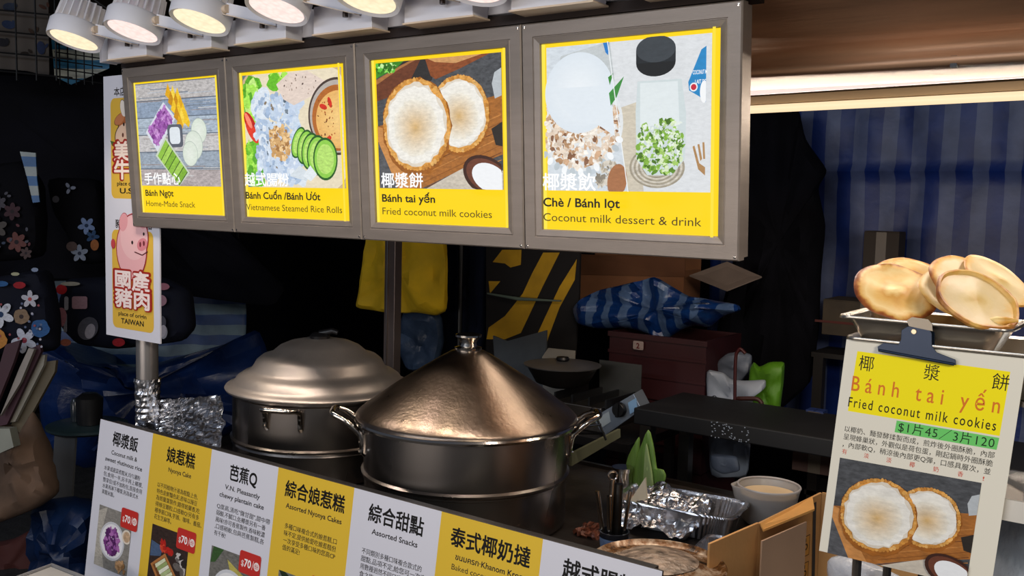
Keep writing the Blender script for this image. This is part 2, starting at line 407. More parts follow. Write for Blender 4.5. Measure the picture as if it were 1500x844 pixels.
# ------------------------------------------------------------ lightboxes
W, H, TL = .5188, .5, .0722
LB = []
PW, PH = W-.096, H-.096
def planks(p, x0, y0, x1, y1, cols, k, seed=1):
    rg = random.Random(seed); ys = [y0+(y1-y0)*i/k for i in range(k+1)]
    for i in range(k):
        p.rect(x0, ys[i], x1, ys[i+1], cols[i % len(cols)], .35)
        for q in range(9):
            a = x0+(x1-x0)*rg.random()*.8; b = min(x1, a+.1+.3*rg.random()); y = ys[i]+(ys[i+1]-ys[i])*rg.random()
            p.line(a, y, b, y, .004+.004*rg.random(), rg.choice(['8792a0', 'c8c8c8', '9a8f8d', 'b5b9c0', '75808f']), .3)
        p.line(x0, ys[i], x1, ys[i], .006, '5a6472')
def base_print(zh, vn, en, zw, vw, ew, x=.065):
    p = Print(PW, PH); p.rect(0, 0, 1, 1, 'ffd800'); p.rect(.0, .0, .022, 1, 'ffe84a'); return p
def cap(p, zh, vn, en, zw, vw, ew, x=.06):
    p.text(zh, x, .772, .098, 'ffffff', zw, .02)
    p.text(vn, x, .868, .066, '1a1505', vw, .022)
    p.text(en, x, .948, .062, '4a3a08', ew)
def cookie_art(p, cx, cy, r, rot=0, sc=1.0, seed=1, clip=None, burn=True):
    rg = random.Random(seed); a = p.W/p.H
    def E(x, y, rx, ry, c, n=0, c2=None, wob=0, seg=40, sd=0): p.ell(x, y, rx, ry, c, n, rot, c2, wob, seg, clip, sd)
    E(cx, cy+.012, r*1.04, r*1.06*sc, '9c5c1c', .3, wob=.03, sd=seed)
    E(cx, cy, r, r*sc, 'd99a48', .35, wob=.03, sd=seed+1)
    n = 64
    for k in range(n):
        t = 2*pi*k/n; x, y = r*.965*cos(t), r*.965*sc*sin(t); x, y = x*cos(rot)-y*sin(rot), x*sin(rot)+y*cos(rot)
        if clip and not (clip[0] < cx+x < clip[2] and clip[1] < cy+y*a < clip[3]): continue
        p.ell(cx+x, cy+y*a, r*(.04+.035*rg.random()), r*(.035+.03*rg.random()), rg.choice(['e0a654', 'd0903e', 'dda050', 'e4b066', 'c68436']), .3, rg.random()*3, seg=9)
    E(cx, cy, r*.9, r*.9*sc, 'e0d6c6', .12, wob=.05, sd=seed+2)
    E(cx, cy, r*.85, r*.85*sc, 'f0ede6', .14, 'eae4d2', .05, sd=seed+3)
    if burn:
        E(cx+.0*r, cy+.06*r, r*.66, r*.62*sc, 'ece7da', .16, 'd6b074', .05, sd=seed+4)
def cucumber(p, x, y, r, ry, rot):
    p.ell(x, y, r*1.07, ry*1.07, '1f5a1c', .3, rot); p.ell(x, y, r*.95, ry*.95, '8fce4c', .1, rot); p.ell(x, y, r*.75, ry*.75, 'b6e070', .25, rot)
def art1(p):
    planks(p, .02, .015, .98, .79, ['b9b5b4', '8c9bb0', 'a9b6c4', 'c3c0c0', '98a4b2', 'b0a6a6'], 6, 3)
    p.poly([(.36,.16),(.5,.28),(.25,.53),(.12,.38)], 'd8dce6'); p.poly([(.37,.185),(.465,.29),(.245,.49),(.145,.37)], 'a468b0', .3)
    def inq(x, y, Q):
        s = [(Q[i][0]-x)*(Q[(i+1) % 4][1]-y)-(Q[i][1]-y)*(Q[(i+1) % 4][0]-x) for i in range(4)]; return all(q > 0 for q in s) or all(q < 0 for q in s)
    Q = [(.37,.185),(.465,.29),(.245,.49),(.145,.37)]
    p.blobs(None, 110, .016, ['b87cc4', '8d4a9c', 'c792d0', 'a05cae', '7a3a88'], (.14, .18, .47, .49), 2, fn=lambda x, y: inq(x, y, Q))
    rg = random.Random(4)
    for k in range(13):
        x = .475+.125*(k/13)+.045*(k % 3-1); y = .09+.24*k/13; L = .085
        p.poly([(x-.03,y+.02),(x+.01,y-.065),(x+.05,y+.03),(x+.03,y+.065)], rg.choice(['f0c428', 'e0a818', 'f7d548', 'c98c10']), .2)
    p.rrect(.40, .33, .58, .50, .03, '5b606c', .1); p.rrect(.425, .35, .55, .475, .03, 'dfe6ec', .05)
    for x, y, r in ((.77, .385, .085), (.70, .49, .10), (.655, .55, .085)): p.ell(x, y, r*1.04, r*1.04, 'a9b6ae'); p.ell(x, y, r, r, 'd8e2d4', .08, col2='e6ece2')
    A, B, C, D = (.37,.44), (.61,.685), (.50,.785), (.26,.56)
    p.poly([(.37,.42),(.635,.69),(.50,.79),(.235,.56)], 'c8d4c0')
    for k in range(6):
        f = lambda q, a, b: (a[0]+(b[0]-a[0])*q, a[1]+(b[1]-a[1])*q)
        q0, q1 = k/6+.008, (k+1)/6-.012
        p.poly([f(q0, A, B), f(q1, A, B), f(q1, D, C), f(q0, D, C)], ['8fc043', 'a3cf58', '7fb236'][k % 3], .25)
        p.poly([f(q1, A, B), f(q1+.02, A, B), f(q1+.02, D, C), f(q1, D, C)], '2c4a18')
def art2(p):
    c = (.03, .02, .97, .79); p.rect(*c, '66777c', .25)
    p.ell(.52, .40, .60, .56, 'cbb28c', .1, clip=c, seg=60); p.ell(.52, .40, .56, .52, 'e9dcc0', .1, clip=c, seg=60)
    p.blobs(None, 40, .05, ['8fd63c', '6abf2a', 'a9e858', '58a826', 'c5ee84'], (.05, .06, .20, .30), 5, .3)
    p.blobs(None, 22, .045, ['8fd63c', '6abf2a', 'a9e858'], (.30, .04, .46, .12), 6, .3)
    p.blobs(None, 40, .045, ['8fd63c', '6abf2a', 'a9e858', '58a826'], (.06, .48, .18, .76), 7, .3)
    p.ell(.10, .36, .10, .045, 'c01c10', .3, 1.0, clip=c); p.ell(.11, .41, .09, .035, 'e03a24', .3, .9, clip=c); p.ell(.08, .33, .06, .02, 'ff8a70', .2, 1.0, clip=c)
    p.blobs(None, 90, .06, ['cfdcec', 'c0d0e6', 'dde6f0', 'b0c4de', 'c8d6ea'], (.16, .17, .58, .73), 8, .12, .15)
    p.blobs(None, 170, .02, ['d8e3f0', 'a9bfdc', 'e6edf5', 'bccce2', 'c8d8ea', '9fb4d0'], (.15, .16, .60, .74), 9, .15, .3)
    p.blobs(None, 26, .012, ['5a6a78', '7b8794', '8a7a66'], (.22, .2, .5, .72), 19, .2, .4)
    p.poly([(.40,.10),(.52,.035),(.70,.03),(.88,.115),(.80,.17),(.56,.245),(.46,.20)], 'e4d2c6', .12)
    p.blobs(None, 26, .006, ['8a7466', '5a4a44', 'b29c8c'], (.44, .05, .8, .19), 10, 0, .2)
    p.ell(.95, .33, .26, .235, '4a3a34', .2, clip=c, seg=50); p.ell(.95, .33, .245, .22, 'b9b0a8', .1, clip=c, seg=50)
    p.ell(.95, .34, .225, .20, 'b4682a', .15, clip=c, seg=50); p.ell(.96, .35, .20, .175, 'eab568', .12, col2='f4cd84', clip=c, seg=50)
    for x, y, q in ((.83, .265, .3), (.89, .24, 1.2), (.86, .475, -.5)): p.ell(x, y, .035, .016, 'd2301a', .2, q)
    p.blobs(None, 30, .006, ['8a4a1c', 'b05a24', '6a3a18'], (.78, .22, .94, .47), 11, 0, .2)
    p.blobs(None, 120, .02, ['c89a62', 'e0b880', 'a87844', 'd4a870', 'f0cc98'], (.31, .38, .52, .60), 12, .2, .6, fn=lambda x, y: ((x-.415)/.1)**2+((y-.49)/.11)**2 < 1)
    for k, (x, y) in enumerate(((.60, .49), (.66, .52), (.71, .55), (.77, .575), (.84, .60))): cucumber(p, x, y, .055+.012*k, .10+.006*k, .5-.1*k)
    for k in range(2): p.poly([(.50+.13*k,.71),(.60+.1*k,.64),(.70+.06*k,.70),(.66+.04*k,.745)], ['d6dfe6', 'e4ebf0', 'cfdae2'][k], .1)
def art3(p, c=(.035, .02, .965, .785), bowls=True):
    p.rect(*c, '4c4e52', .45)
    X = lambda u: c[0]+(c[2]-c[0])*u; Y = lambda v: c[1]+(c[3]-c[1])*v
    P = lambda L: [(X(a), Y(b)) for a, b in L]
    if bowls: p.poly(P([(.16,.0),(.5,0),(.47,.16),(.38,.22),(.28,.16)]), '2e2c2c', .3)
    if bowls: p.poly(P([(0,.14),(.20,.05),(.33,0),(.38,0),(.30,.14),(.12,.27),(0,.30)]), '6a3a24', .3); p.poly(P([(0,.13),(.22,.03),(.30,0),(.34,0),(.2,.06),(0,.17)]), 'a8703e', .2)
    if bowls: p.poly(P([(0,0),(.24,0),(.18,.05),(0,.12)]), '3c8a22', .4); p.blobs(None, 26, .02, ['8fdc5c', '5cc03a', 'c4f0a0', '2f7018'], (X(.01), Y(.01), X(.16), Y(.07)), 5, .3)
    if bowls: p.poly(P([(.42,0),(.92,0),(.70,.09),(.50,.16),(.46,.13)]), '8a4a26', .3); p.poly(P([(.44,0),(.86,0),(.66,.05),(.50,.03)]), 'cf9a62', .2)
    p.poly(P([(0,.50),(.5,.40),(1,.30),(1,.74),(.62,.88),(.36,1),(.26,1)]), 'a5672c', .3)
    for k in range(9): a = .45+k*.055; p.line(X(.30+.02*k), Y(min(.99, a+.28)), X(.99), Y(min(a, .86)), .005, ['c08040', '8a5220', '73421c'][k % 3], .3)
    p.poly(P([(0,.50),(.05,.52),(.30,1),(.14,1),(0,.70)]), 'c98a4c', .2); p.poly(P([(0,.62),(.16,1),(0,1)]), '55565a', .4)
    p.poly(P([(.92,.55),(1,.5),(1,.68),(.95,.67)]), '2a2420', .2)
    p.poly(P([(.95,.14),(1,.11),(1,.31),(.95,.33),(.93,.22)]), 'b9bfc4', .1)
    p.poly(P([(.40,1),(.62,.88),(.78,.80),(1,.86),(1,1)]), 'c9bfb0', .2)
    cookie_art(p, X(.68), Y(.43), .225*(c[2]-c[0]), .2, 1.0, 21, c, True)
    cookie_art(p, X(.335), Y(.50), .275*(c[2]-c[0]), 0, 1.02, 22, c, True)
    a = c[2]-c[0]
    p.ell(X(.885), Y(.90), .185*a, .115*a, '3c1e14', .2, .35, clip=c); p.ell(X(.89), Y(.90), .165*a, .095*a, '6a3a28', .2, .35, clip=c); p.ell(X(.91), Y(.915), .14*a, .082*a, 'f1f3f6', .03, .35, clip=c)
def art4(p):
    c = (.03, .02, .955, .785)
    p.rect(*c, 'd3dbe2', .12); p.poly([(.41,.02),(.955,.02),(.955,.785),(.51,.785)], 'dcdfe2', .08); p.poly([(.45,.36),(.56,.33),(.60,.785),(.51,.785)], 'cfc6b4', .15)
    p.poly([(.03,.30),(.12,.07),(.38,.02),(.41,.02),(.45,.32)], 'c2c8ca', .12); p.poly([(.37,.02),(.405,.02),(.40,.085),(.385,.07)], '2a7cc8')
    p.ell(.24, .36, .225, .27, 'd6dde2', .03, clip=c, seg=50); p.ell(.24, .40, .22, .30, 'c6d0d8', .03, clip=c, seg=50)
    p.ell(.235, .43, .25, .24, 'e2e6e8', .05, clip=c, seg=50)
    p.blobs(None, 420, .017, ['f0e8dc', 'dcc8b4', 'f6f0e8', 'b8906c', 'e6d6c4', '8a6248', 'd0aa88', 'efe4d6'], (.03, .33, .47, .66), 3, .25, .45, fn=lambda x, y: ((x-.235)/.235)**2+((y-.44)/.22)**2 < 1)
    p.ell(.245, .27, .205, .20, 'dde6ee', .02, col2='eef3f7', seg=50, clip=c); p.poly([(.10,.24),(.43,.24),(.455,.50),(.36,.44),(.24,.42),(.14,.34)], 'e2eaf1', .02)
    for q in range(14): t = R(20+q*11); x0, y0 = .235+.26*cos(t), .43+.255*sin(t); p.ell(x0, y0, .022, .016, ['f4f7f9', 'bcc6cc'][q % 2], .05, t, clip=c)
    p.blobs(None, 70, .014, ['b3a998', 'd8d0c2', '8a8276'], (.36, .62, .47, .78), 13, .2, .5)
    p.ell(.47, .73, .055, .085, 'a8704a', .15, .2, clip=c)
    p.poly([(.42,.20),(.45,.18),(.43,.24)], '3c8a34'); p.poly([(.425,.28),(.51,.20),(.47,.30),(.435,.345)], '3f9040', .15)
    p.poly([(.415,.02),(.42,.02),(.535,.785),(.53,.785)], 'eef2f4')
    for k in range(10): t = 2*pi*k/10; p.ell(.69, .66, .15-.012*k, .10-.008*k, ['a39a88', 'cfc8ba'][k % 2], .3, 0, clip=c, seg=40)
    p.poly([(.585,.23),(.82,.23),(.845,.40),(.84,.62),(.77,.70),(.64,.70),(.58,.62),(.575,.38)], 'cfdadc', .04)
    p.poly([(.60,.24),(.80,.24),(.81,.44),(.60,.46)], 'e0e8ea', .03)
    p.blobs(None, 230, .013, ['7fae3e', '5c8a28', 'a4cc66', '8db850', '47701c', 'd8e8c0'], (.585, .42, .83, .69), 14, .25, .5, fn=lambda x, y: y > .44+.06*sin(x*40) and ((x-.71)/.125)**2+((y-.55)/.15)**2 < 1)
    p.blobs(None, 90, .008, ['e6efe6', 'dfe9df', 'b9d494'], (.62, .44, .83, .62), 15, .1, .5)
    p.ell(.695, .145, .105, .065, '16191c', .1); p.poly([(.59,.08),(.80,.08),(.80,.145),(.59,.145)], '20252a', .1); p.ell(.695, .08, .105, .062, '3b4147', .12)
    p.poly([(.865,.25),(.93,.10),(.955,.085),(.955,.35),(.92,.32),(.87,.29)], '2687c4', .08)
    p.text('COCONUT M', .888, .215, .028, 'ffffff', .07, .01); p.text('LAIT DE', .90, .26, .028, 'ffffff', .055, .01)
    p.ell(.893, .275, .020, .020, 'f2f2f4'); p.ell(.893, .275, .014, .014, 'c8263c', .2); p.ell(.945, .30, .02, .05, 'f4f6f8', clip=c)
    p.poly([(.89,.56),(.90,.555),(.925,.64),(.955,.66),(.955,.70),(.92,.67)], 'b08656', .15); p.poly([(.915,.55),(.925,.548),(.94,.62),(.93,.63)], 'b08656'); p.poly([(.94,.54),(.95,.54),(.955,.62),(.945,.62)], 'b08656')
caps = [('手作點心', 'Bánh Ngọt', 'Home-Made Snack', .44, .35, .60), ('越式腸粉', 'Bánh Cuốn /Bánh Ướt', 'Vietnamese Steamed Rice Rolls', .44, .73, .92),
        ('椰漿餅', 'Bánh tai yến', 'Fried coconut milk cookies', .33, .42, .83), ('椰漿飲', 'Chè / Bánh lọt', 'Coconut milk dessert & drink', .32, .46, .90)]
lbl = ['menu light box with colourful home-made snacks, leftmost in the row', 'menu light box showing steamed rice rolls with cucumber and dipping sauce',
       'menu light box showing two round coconut milk cookies on a wooden board', 'largest looking menu light box with dessert cup and green drink bottle, at right']
for k in range(4):
    x0 = k*W+.0012; x1 = (k+1)*W-.0012
    # frame of plane: origin top-left, U=+x, D down and slightly back
    O = V((x0, 0, 2.0)); U = V((1, 0, 0)); D = V((0, sin(TL), -cos(TL))); N = V((0, -cos(TL), -sin(TL)))
    t = thing('menu_light_box', lbl[k], 'light box', (x0+W/2, .02, 1.5), 0, 'backlit menu boxes in a row')
    w_ = x1-x0
    pt = lambda a, b, n=0: O+U*a+D*b+N*n
    back = MB().prism([pt(.004, .004, -.004), pt(w_-.004, .004, -.004), pt(w_-.004, H-.004, -.004), pt(.004, H-.004, -.004)], -N*.045)
    back.build('housing', alu, t)
    fw = .047; 
    def rail(A, B, inA, inB):
        # mitred rail with outer flat, groove, and inner slope
        mb = MB(); A, B, inA, inB = [V((q[0], q[1], 0)) for q in (A, B, inA, inB)]
        pr = [(0, -.02), (0, .004), (.06, .0075), (.62, .0075), (.645, .0055), (.67, .0055), (.70, .0070), (.97, .0035), (1, -.003)]
        vs = [];
        for q, h in pr:
            for a, b in ((A, inA), (B, inB)):
                p_ = a.lerp(b, q); vs.append(pt(p_.x, p_.y, h))
        mb.add(vs, [(2*i, 2*i+1, 2*i+3, 2*i+2) for i in range(len(pr)-1)]); return mb
    c4 = [(0, 0), (w_, 0), (w_, H), (0, H)]; i4 = [(fw, fw), (w_-fw, fw), (w_-fw, H-fw), (fw, H-fw)]
    for j in range(4):
        rail(c4[j], c4[(j+1) % 4], i4[j], i4[(j+1) % 4]).build('frame_rail', alu, t)
    for cx_, cy_ in ((.008, .008), (w_-.008, .008), (w_-.008, H-.008), (.008, H-.008)):
        M_ = Matrix.Translation(pt(cx_, cy_, .0078)) @ Matrix(((U.x, D.x, N.x), (U.y, D.y, N.y), (U.z, D.z, N.z))).to_4x4()
        MB().lathe([(0, .0012), (.0028, .0008), (.003, 0)], (0, 0, 0), 12, M_).build('corner_pin', chrome, t)
    p = base_print(*caps[k]); p.bclip = (.03, .02, .967, .785); [art1, art2, art3, art4][k](p); p.bclip = None; cap(p, *caps[k], x=[.075, .05, .06, .04][k])
    p.rect(.985, 0, 1, 1, 'ffe23a')
    p.build('backlit_picture', t, pt(.0468, .0468, -.0025), U*((w_-.0936)/PW), D*((H-.0936)/PH), N, LIT)
# carrier beam above the boxes
MB().box((-.01, .0, 2.003), (2.09, .06, 2.025)).build('sign_beam', mat('dark_beam', (40, 28, 24), .6, .3, .2), label='dark steel beam directly above the menu light boxes', cat='beam')

# ------------------------------------------------------------ track of spotlights
trk = thing('lighting_track', 'long white track rail that carries the spotlights above the menu', 'track', (1, .0, 2.06))
MB().box((-.12, -.002, 2.029), (3.0, .052, 2.10)).build('rail', white_pl, trk, bevel=.002)
MB().box((-.125, -.004, 2.027), (-.12, .054, 2.102)).build('end_cap', white_pl, trk)
NL = V((0, -.31, -.95)).normalized()
warm = ['w', 'p', 'w', 'p', 'w', 'p', 'w', 'p', 'w', 'p', 'w']
def lamp(i, x, z, lab):
    y = -.15; c = V((x, y, z))
    t = thing('spotlight', lab, 'spotlight', (x, y, z), 0, 'white spotlights along the track')
    zq = (-NL).to_track_quat('Z', 'Y').to_matrix().to_4x4(); M = Matrix.Translation(c) @ zq
    L = lambda *a, **k: MB().lathe(*a, M=M, **k)
    L([(.068, .004), (.078, -.002), (.080, .004), (.081, .045), (.076, .052), (.062, .053)], n=48).build('housing_ring', white_pl, t, smooth=True)
    L([(0, .0025), (.0685, .0025)], n=48).build('lens', emis('lens_'+warm[i], (255, 238, 200) if warm[i] == 'w' else (255, 230, 222), 1.04, .12), t, kind=None)
    L([(.0, .052), (.040, .052), (.036, .125), (0, .125)], n=28).build('core', white_pl, t, smooth=True)
    for k in range(20):
        q = 2*pi*k/20; a, b = cos(q), sin(q); pr = V((-b, a, 0))*.0016
        pts = [V((a*.034, b*.034, .054)), V((a*.072, b*.072, .054)), V((a*.066, b*.066, .118)), V((a*.034, b*.034, .124))]
        MB().prism([M @ (v-pr) for v in pts], (M.to_3x3() @ (pr*2))).build('cooling_fin', white_pl, t)
    # side pivot and arm back to the driver box
    pv = c+V((.082, .02, .03)); kb = MB().tube([pv-V((.012, 0, 0)), pv+V((.012, 0, 0))], .011, 14); kb.build('pivot_knob', mat('warm_lit_white', (232, 208, 182), .5), t, smooth=True)  # beige on white enamel: warm bounced light put into the colour
    dx = x+.035
    MB().prism([pv+V((.006, .0, .016)), pv+V((.006, .0, -.016)), V((dx+.17, -.064, 2.050)), V((dx+.17, -.064, 2.084))], (.0, .003, 0)).build('bracket', white_pl, t)
    MB().prism([pv+V((.006, -.012, -.016)), pv+V((.006, .003, -.016)), V((dx+.17, -.061, 2.050)), V((dx+.17, -.085, 2.050))], (.0, 0, .002)).build('bracket_lip', mat('warm_lit_white', (232, 208, 182), .5), t)
    # driver box
    MB().box((dx, -.060, 2.020), (dx+.205, -.003, 2.088)).build('driver_box', white_pl, t, bevel=.0015)
    MB().box((dx-.004, -.062, 2.016), (dx+.209, .0, 2.0198)).build('cover_plate', mat('warm_lit_white', (232, 208, 182), .5), t)  # underside of the white box, warm bounce painted in as beige
    MB().tube([V((dx+.13, -.075, 2.064)), V((dx+.13, -.075, 2.048))], .007, 10).build('screw', mat('dark_screw', (60, 50, 46), .4, .6), t)
    MB().tube([M @ V((-.01, .03, .12)), M @ V((-.02, .05, .15)), V((dx+.03, -.05, z+.09)), V((dx+.05, -.04, 2.087))], .003, 8).build('cable', black_m if i == 0 else white_pl, t, smooth=True)
    spot('spot_beam', c+NL*.02, NL+V((0, .1, 0)), 10 if i < 8 else 6.5, (1, .86, .68) if warm[i] == 'w' else (1, .84, .76))
labs = ['leftmost white spotlight with warm lens, seen nearly edge-on', 'second white spotlight from the left with pinkish lens and tall fins', 'third white spotlight from the left with yellowish lens',
        'fourth white spotlight from the left, pinkish lens cut by the frame top', 'fifth spotlight from the left, only warm lens edge seen', 'sixth spotlight from the left, thin rim at the frame top', 'spotlight above the right light box, out of the picture top', 'spotlight just past the right end of the light boxes, out of frame', 'spotlight above the stall right of the light boxes, out of frame', 'last spotlight at the right end of the track, above the cookie sign']
for i in range(10):
    lamp(i, -.021+.3105*i, 2.066 if i < 4 else 2.066-.006*(i-3), labs[i])

# ------------------------------------------------------------ vertical meat-origin sign
sy = .042
a, b = at(156, 490, y=sy), at(235, 497, y=sy); c_, d_ = at(147, 113, y=sy), None
sw = b.x-a.x; sh = c_.z-a.z
t = thing('origin_sign', 'tall white sign with yellow blocks, a bull and a pink pig', 'sign', (a.x+sw/2, sy, a.z))
so = V((a.x, sy, c_.z))
MB().box((a.x, sy, a.z), (b.x, sy+.004, c_.z)).build('sheet', mat('white_board', (215, 215, 225), .5, 0, .03), t)
p = Print(sw, sh); p.rect(0, 0, 1, 1, 'd9d9e4')
for v0 in (0, .5):
    p.rrect(.13, v0+.085, .89, v0+.465, .07, 'e3b845')
    p.text('本店牛肉產地' if v0 == 0 else '豬肉及製品', .20, v0+.075, .036, '2a2420', .66, .02)
    p.text('place of origin', .5, v0+.415, .022, '1a1a1a', .52, .02, 'c'); p.text('U.S.A.' if v0 == 0 else 'TAIWAN', .5, v0+.445, .028, '1a1a1a', .42, .025, 'c')
# bull head (plain cartoon)
for rr, cc in ((1.07, '2a1a14'), (1, None)):
    f = rr
    p.ell(.50, .205, .22*f, .23*f, cc or 'b4683a'); p.ell(.30, .165, .10*f, .05*f, cc or 'c98055', 0, -.4); p.ell(.70, .165, .10*f, .05*f, cc or 'c98055', 0, .4)
    p.ell(.37, .125, .05*f, .09*f, cc or 'f0e6dc', 0, -.3); p.ell(.66, .125, .05*f, .09*f, cc or 'f0e6dc', 0, .3)
    p.ell(.42, .235, .20*f, .15*f, cc or 'ecc9b0')
for x in (.36, .47): p.ell(x, .225, .018, .024, '6a3a2a')
for x in (.38, .56): p.ell(x, .185, .016, .02, '2a1a14')
p.line(.3, .255, .48, .262, .015, '2a1a14'); p.poly([(.12,.245),(.30,.255),(.24,.27),(.16,.265)], '4c6a2c')
for dy, tx in ((.315, '美國'), (.385, '牛肉')):
    p.text(tx, .18, dy, .082, 'a8281e', .62, .085); p.text(tx, .2, dy, .078, 'fbe8dc', .58, .03)
# pig (plain cartoon)
for f, cc in ((1.06, 'c42c34'), (1.025, '5a1c20'), (1, None)):
    p.ell(.50, .655, .27*f, .32*f, cc or 'efb4b8'); p.ell(.55, .61, .25*f, .24*f, cc or 'f4c2c4', 0, -.15)
    p.ell(.36, .555, .075*f, .10*f, cc or 'eaa4aa', 0, .4); p.ell(.70, .545, .07*f, .09*f, cc or 'eaa4aa', 0, -.5)
    p.ell(.16, .64, .04*f, .05*f, cc or 'c8484e')
p.ell(.70, .635, .095, .065, 'e08a94', 0, -.3); p.ell(.665, .635, .018, .028, '7a3038'); p.ell(.73, .63, .018, .028, '7a3038')
p.ell(.52, .63, .018, .02, '2a1a1a'); p.ell(.73, .595, .016, .018, '2a1a1a'); p.line(.56, .665, .70, .675, .012, '5a1c20'); p.line(.70, .675, .80, .66, .012, '5a1c20')
for dy, tx in ((.805, '國產'), (.875, '豬肉')):
    p.text(tx, .18, dy, .082, 'a8281e', .66, .085); p.text(tx, .2, dy, .078, 'fbe8e4', .62, .03)
p.build('print', t, V((a.x, sy-.0006, c_.z)), (1, 0, 0), (0, 0, -1), (0, -1, 0), PAPER)

# ------------------------------------------------------------ long menu board on the counter front
BX, BY, BZ, BW, BH = .052, -.12, .90, .2797, .62
tb = .10; Db = V((-.035, -tb, -cos(tb))).normalized()*1.0; Nb = V((0, -cos(tb), sin(tb)))*1; Nb = V((1, 0, 0)).cross(Db); Nb = -Nb if Nb.y > 0 else Nb
t = thing('menu_board', 'long white and yellow striped menu board leaning on the counter front', 'menu board', (BX+BW*3.5, BY, BZ-BH))
O = V((BX, BY, BZ))
MB().prism([O, O+V((BW*7, 0, 0)), O+V((BW*7, 0, 0))+Db*BH, O+Db*BH], -Nb*.006).build('backing', mat('board_edge', (44, 40, 40), .6), t)
body = [
 ('椰漿飯', ['Coconut milk &', 'sweet glutinous rice'], ['水果或蔬菜煮糯米,均勻灑粉', '包,食用一半,另半再上椰漿,', '整拿信!或不加粉包,直接食用', '水果再淋下椰漿,則為泰式水', '果糯米飯。']),
 ('娘惹糕', ['Nyonya Cake'], ['以不同植物汁液為糕點上色,', '特色是鮮豔色彩,原味以綠豆', '為斑蘭葉製作,聞得斑蘭香,吃', '得綠豆顆粒,口感軟Q!另有多', '種季節口味,芋頭、咖啡、番茄、', '花生芝麻等。']),
 ('芭蕉Q', ['V.N. Pleasantly', 'chewy plantain cake'], ['Q度高,清吃"微甘甜",甜中帶', '弱酸,不膩口,佐椰漿另有一番', '風味!亦可香蕉製作,香味較濃', ',口感稍軟,包與芭蕉製糕,各', '有千秋!']),
 ('綜合娘惹糕', ['Assorted Nyonya Cakes'], ['多種口味複合式的娘惹糕,口', '味不定,提供給愛吃娘惹糕但', '一次享受多種口味的您高CP', '值的滿足!']),
 ('綜合甜點', ['Assorted Snacks'], ['不同類別多種口味複合款式的', '甜點,品項不定,給您可一次享', '用數種迥然不同口感的美味甜', '食之旅!']),
 ('泰式椰奶撻', ['ขนมครก·Khanom Krog', 'Baked coconut milk cake'], ['椰奶及米漿混合,烤至表面酥脆']),
 ('越式腸粉', ['Bánh Cuốn'], ['米漿蒸成薄皮,包入餡料'])]
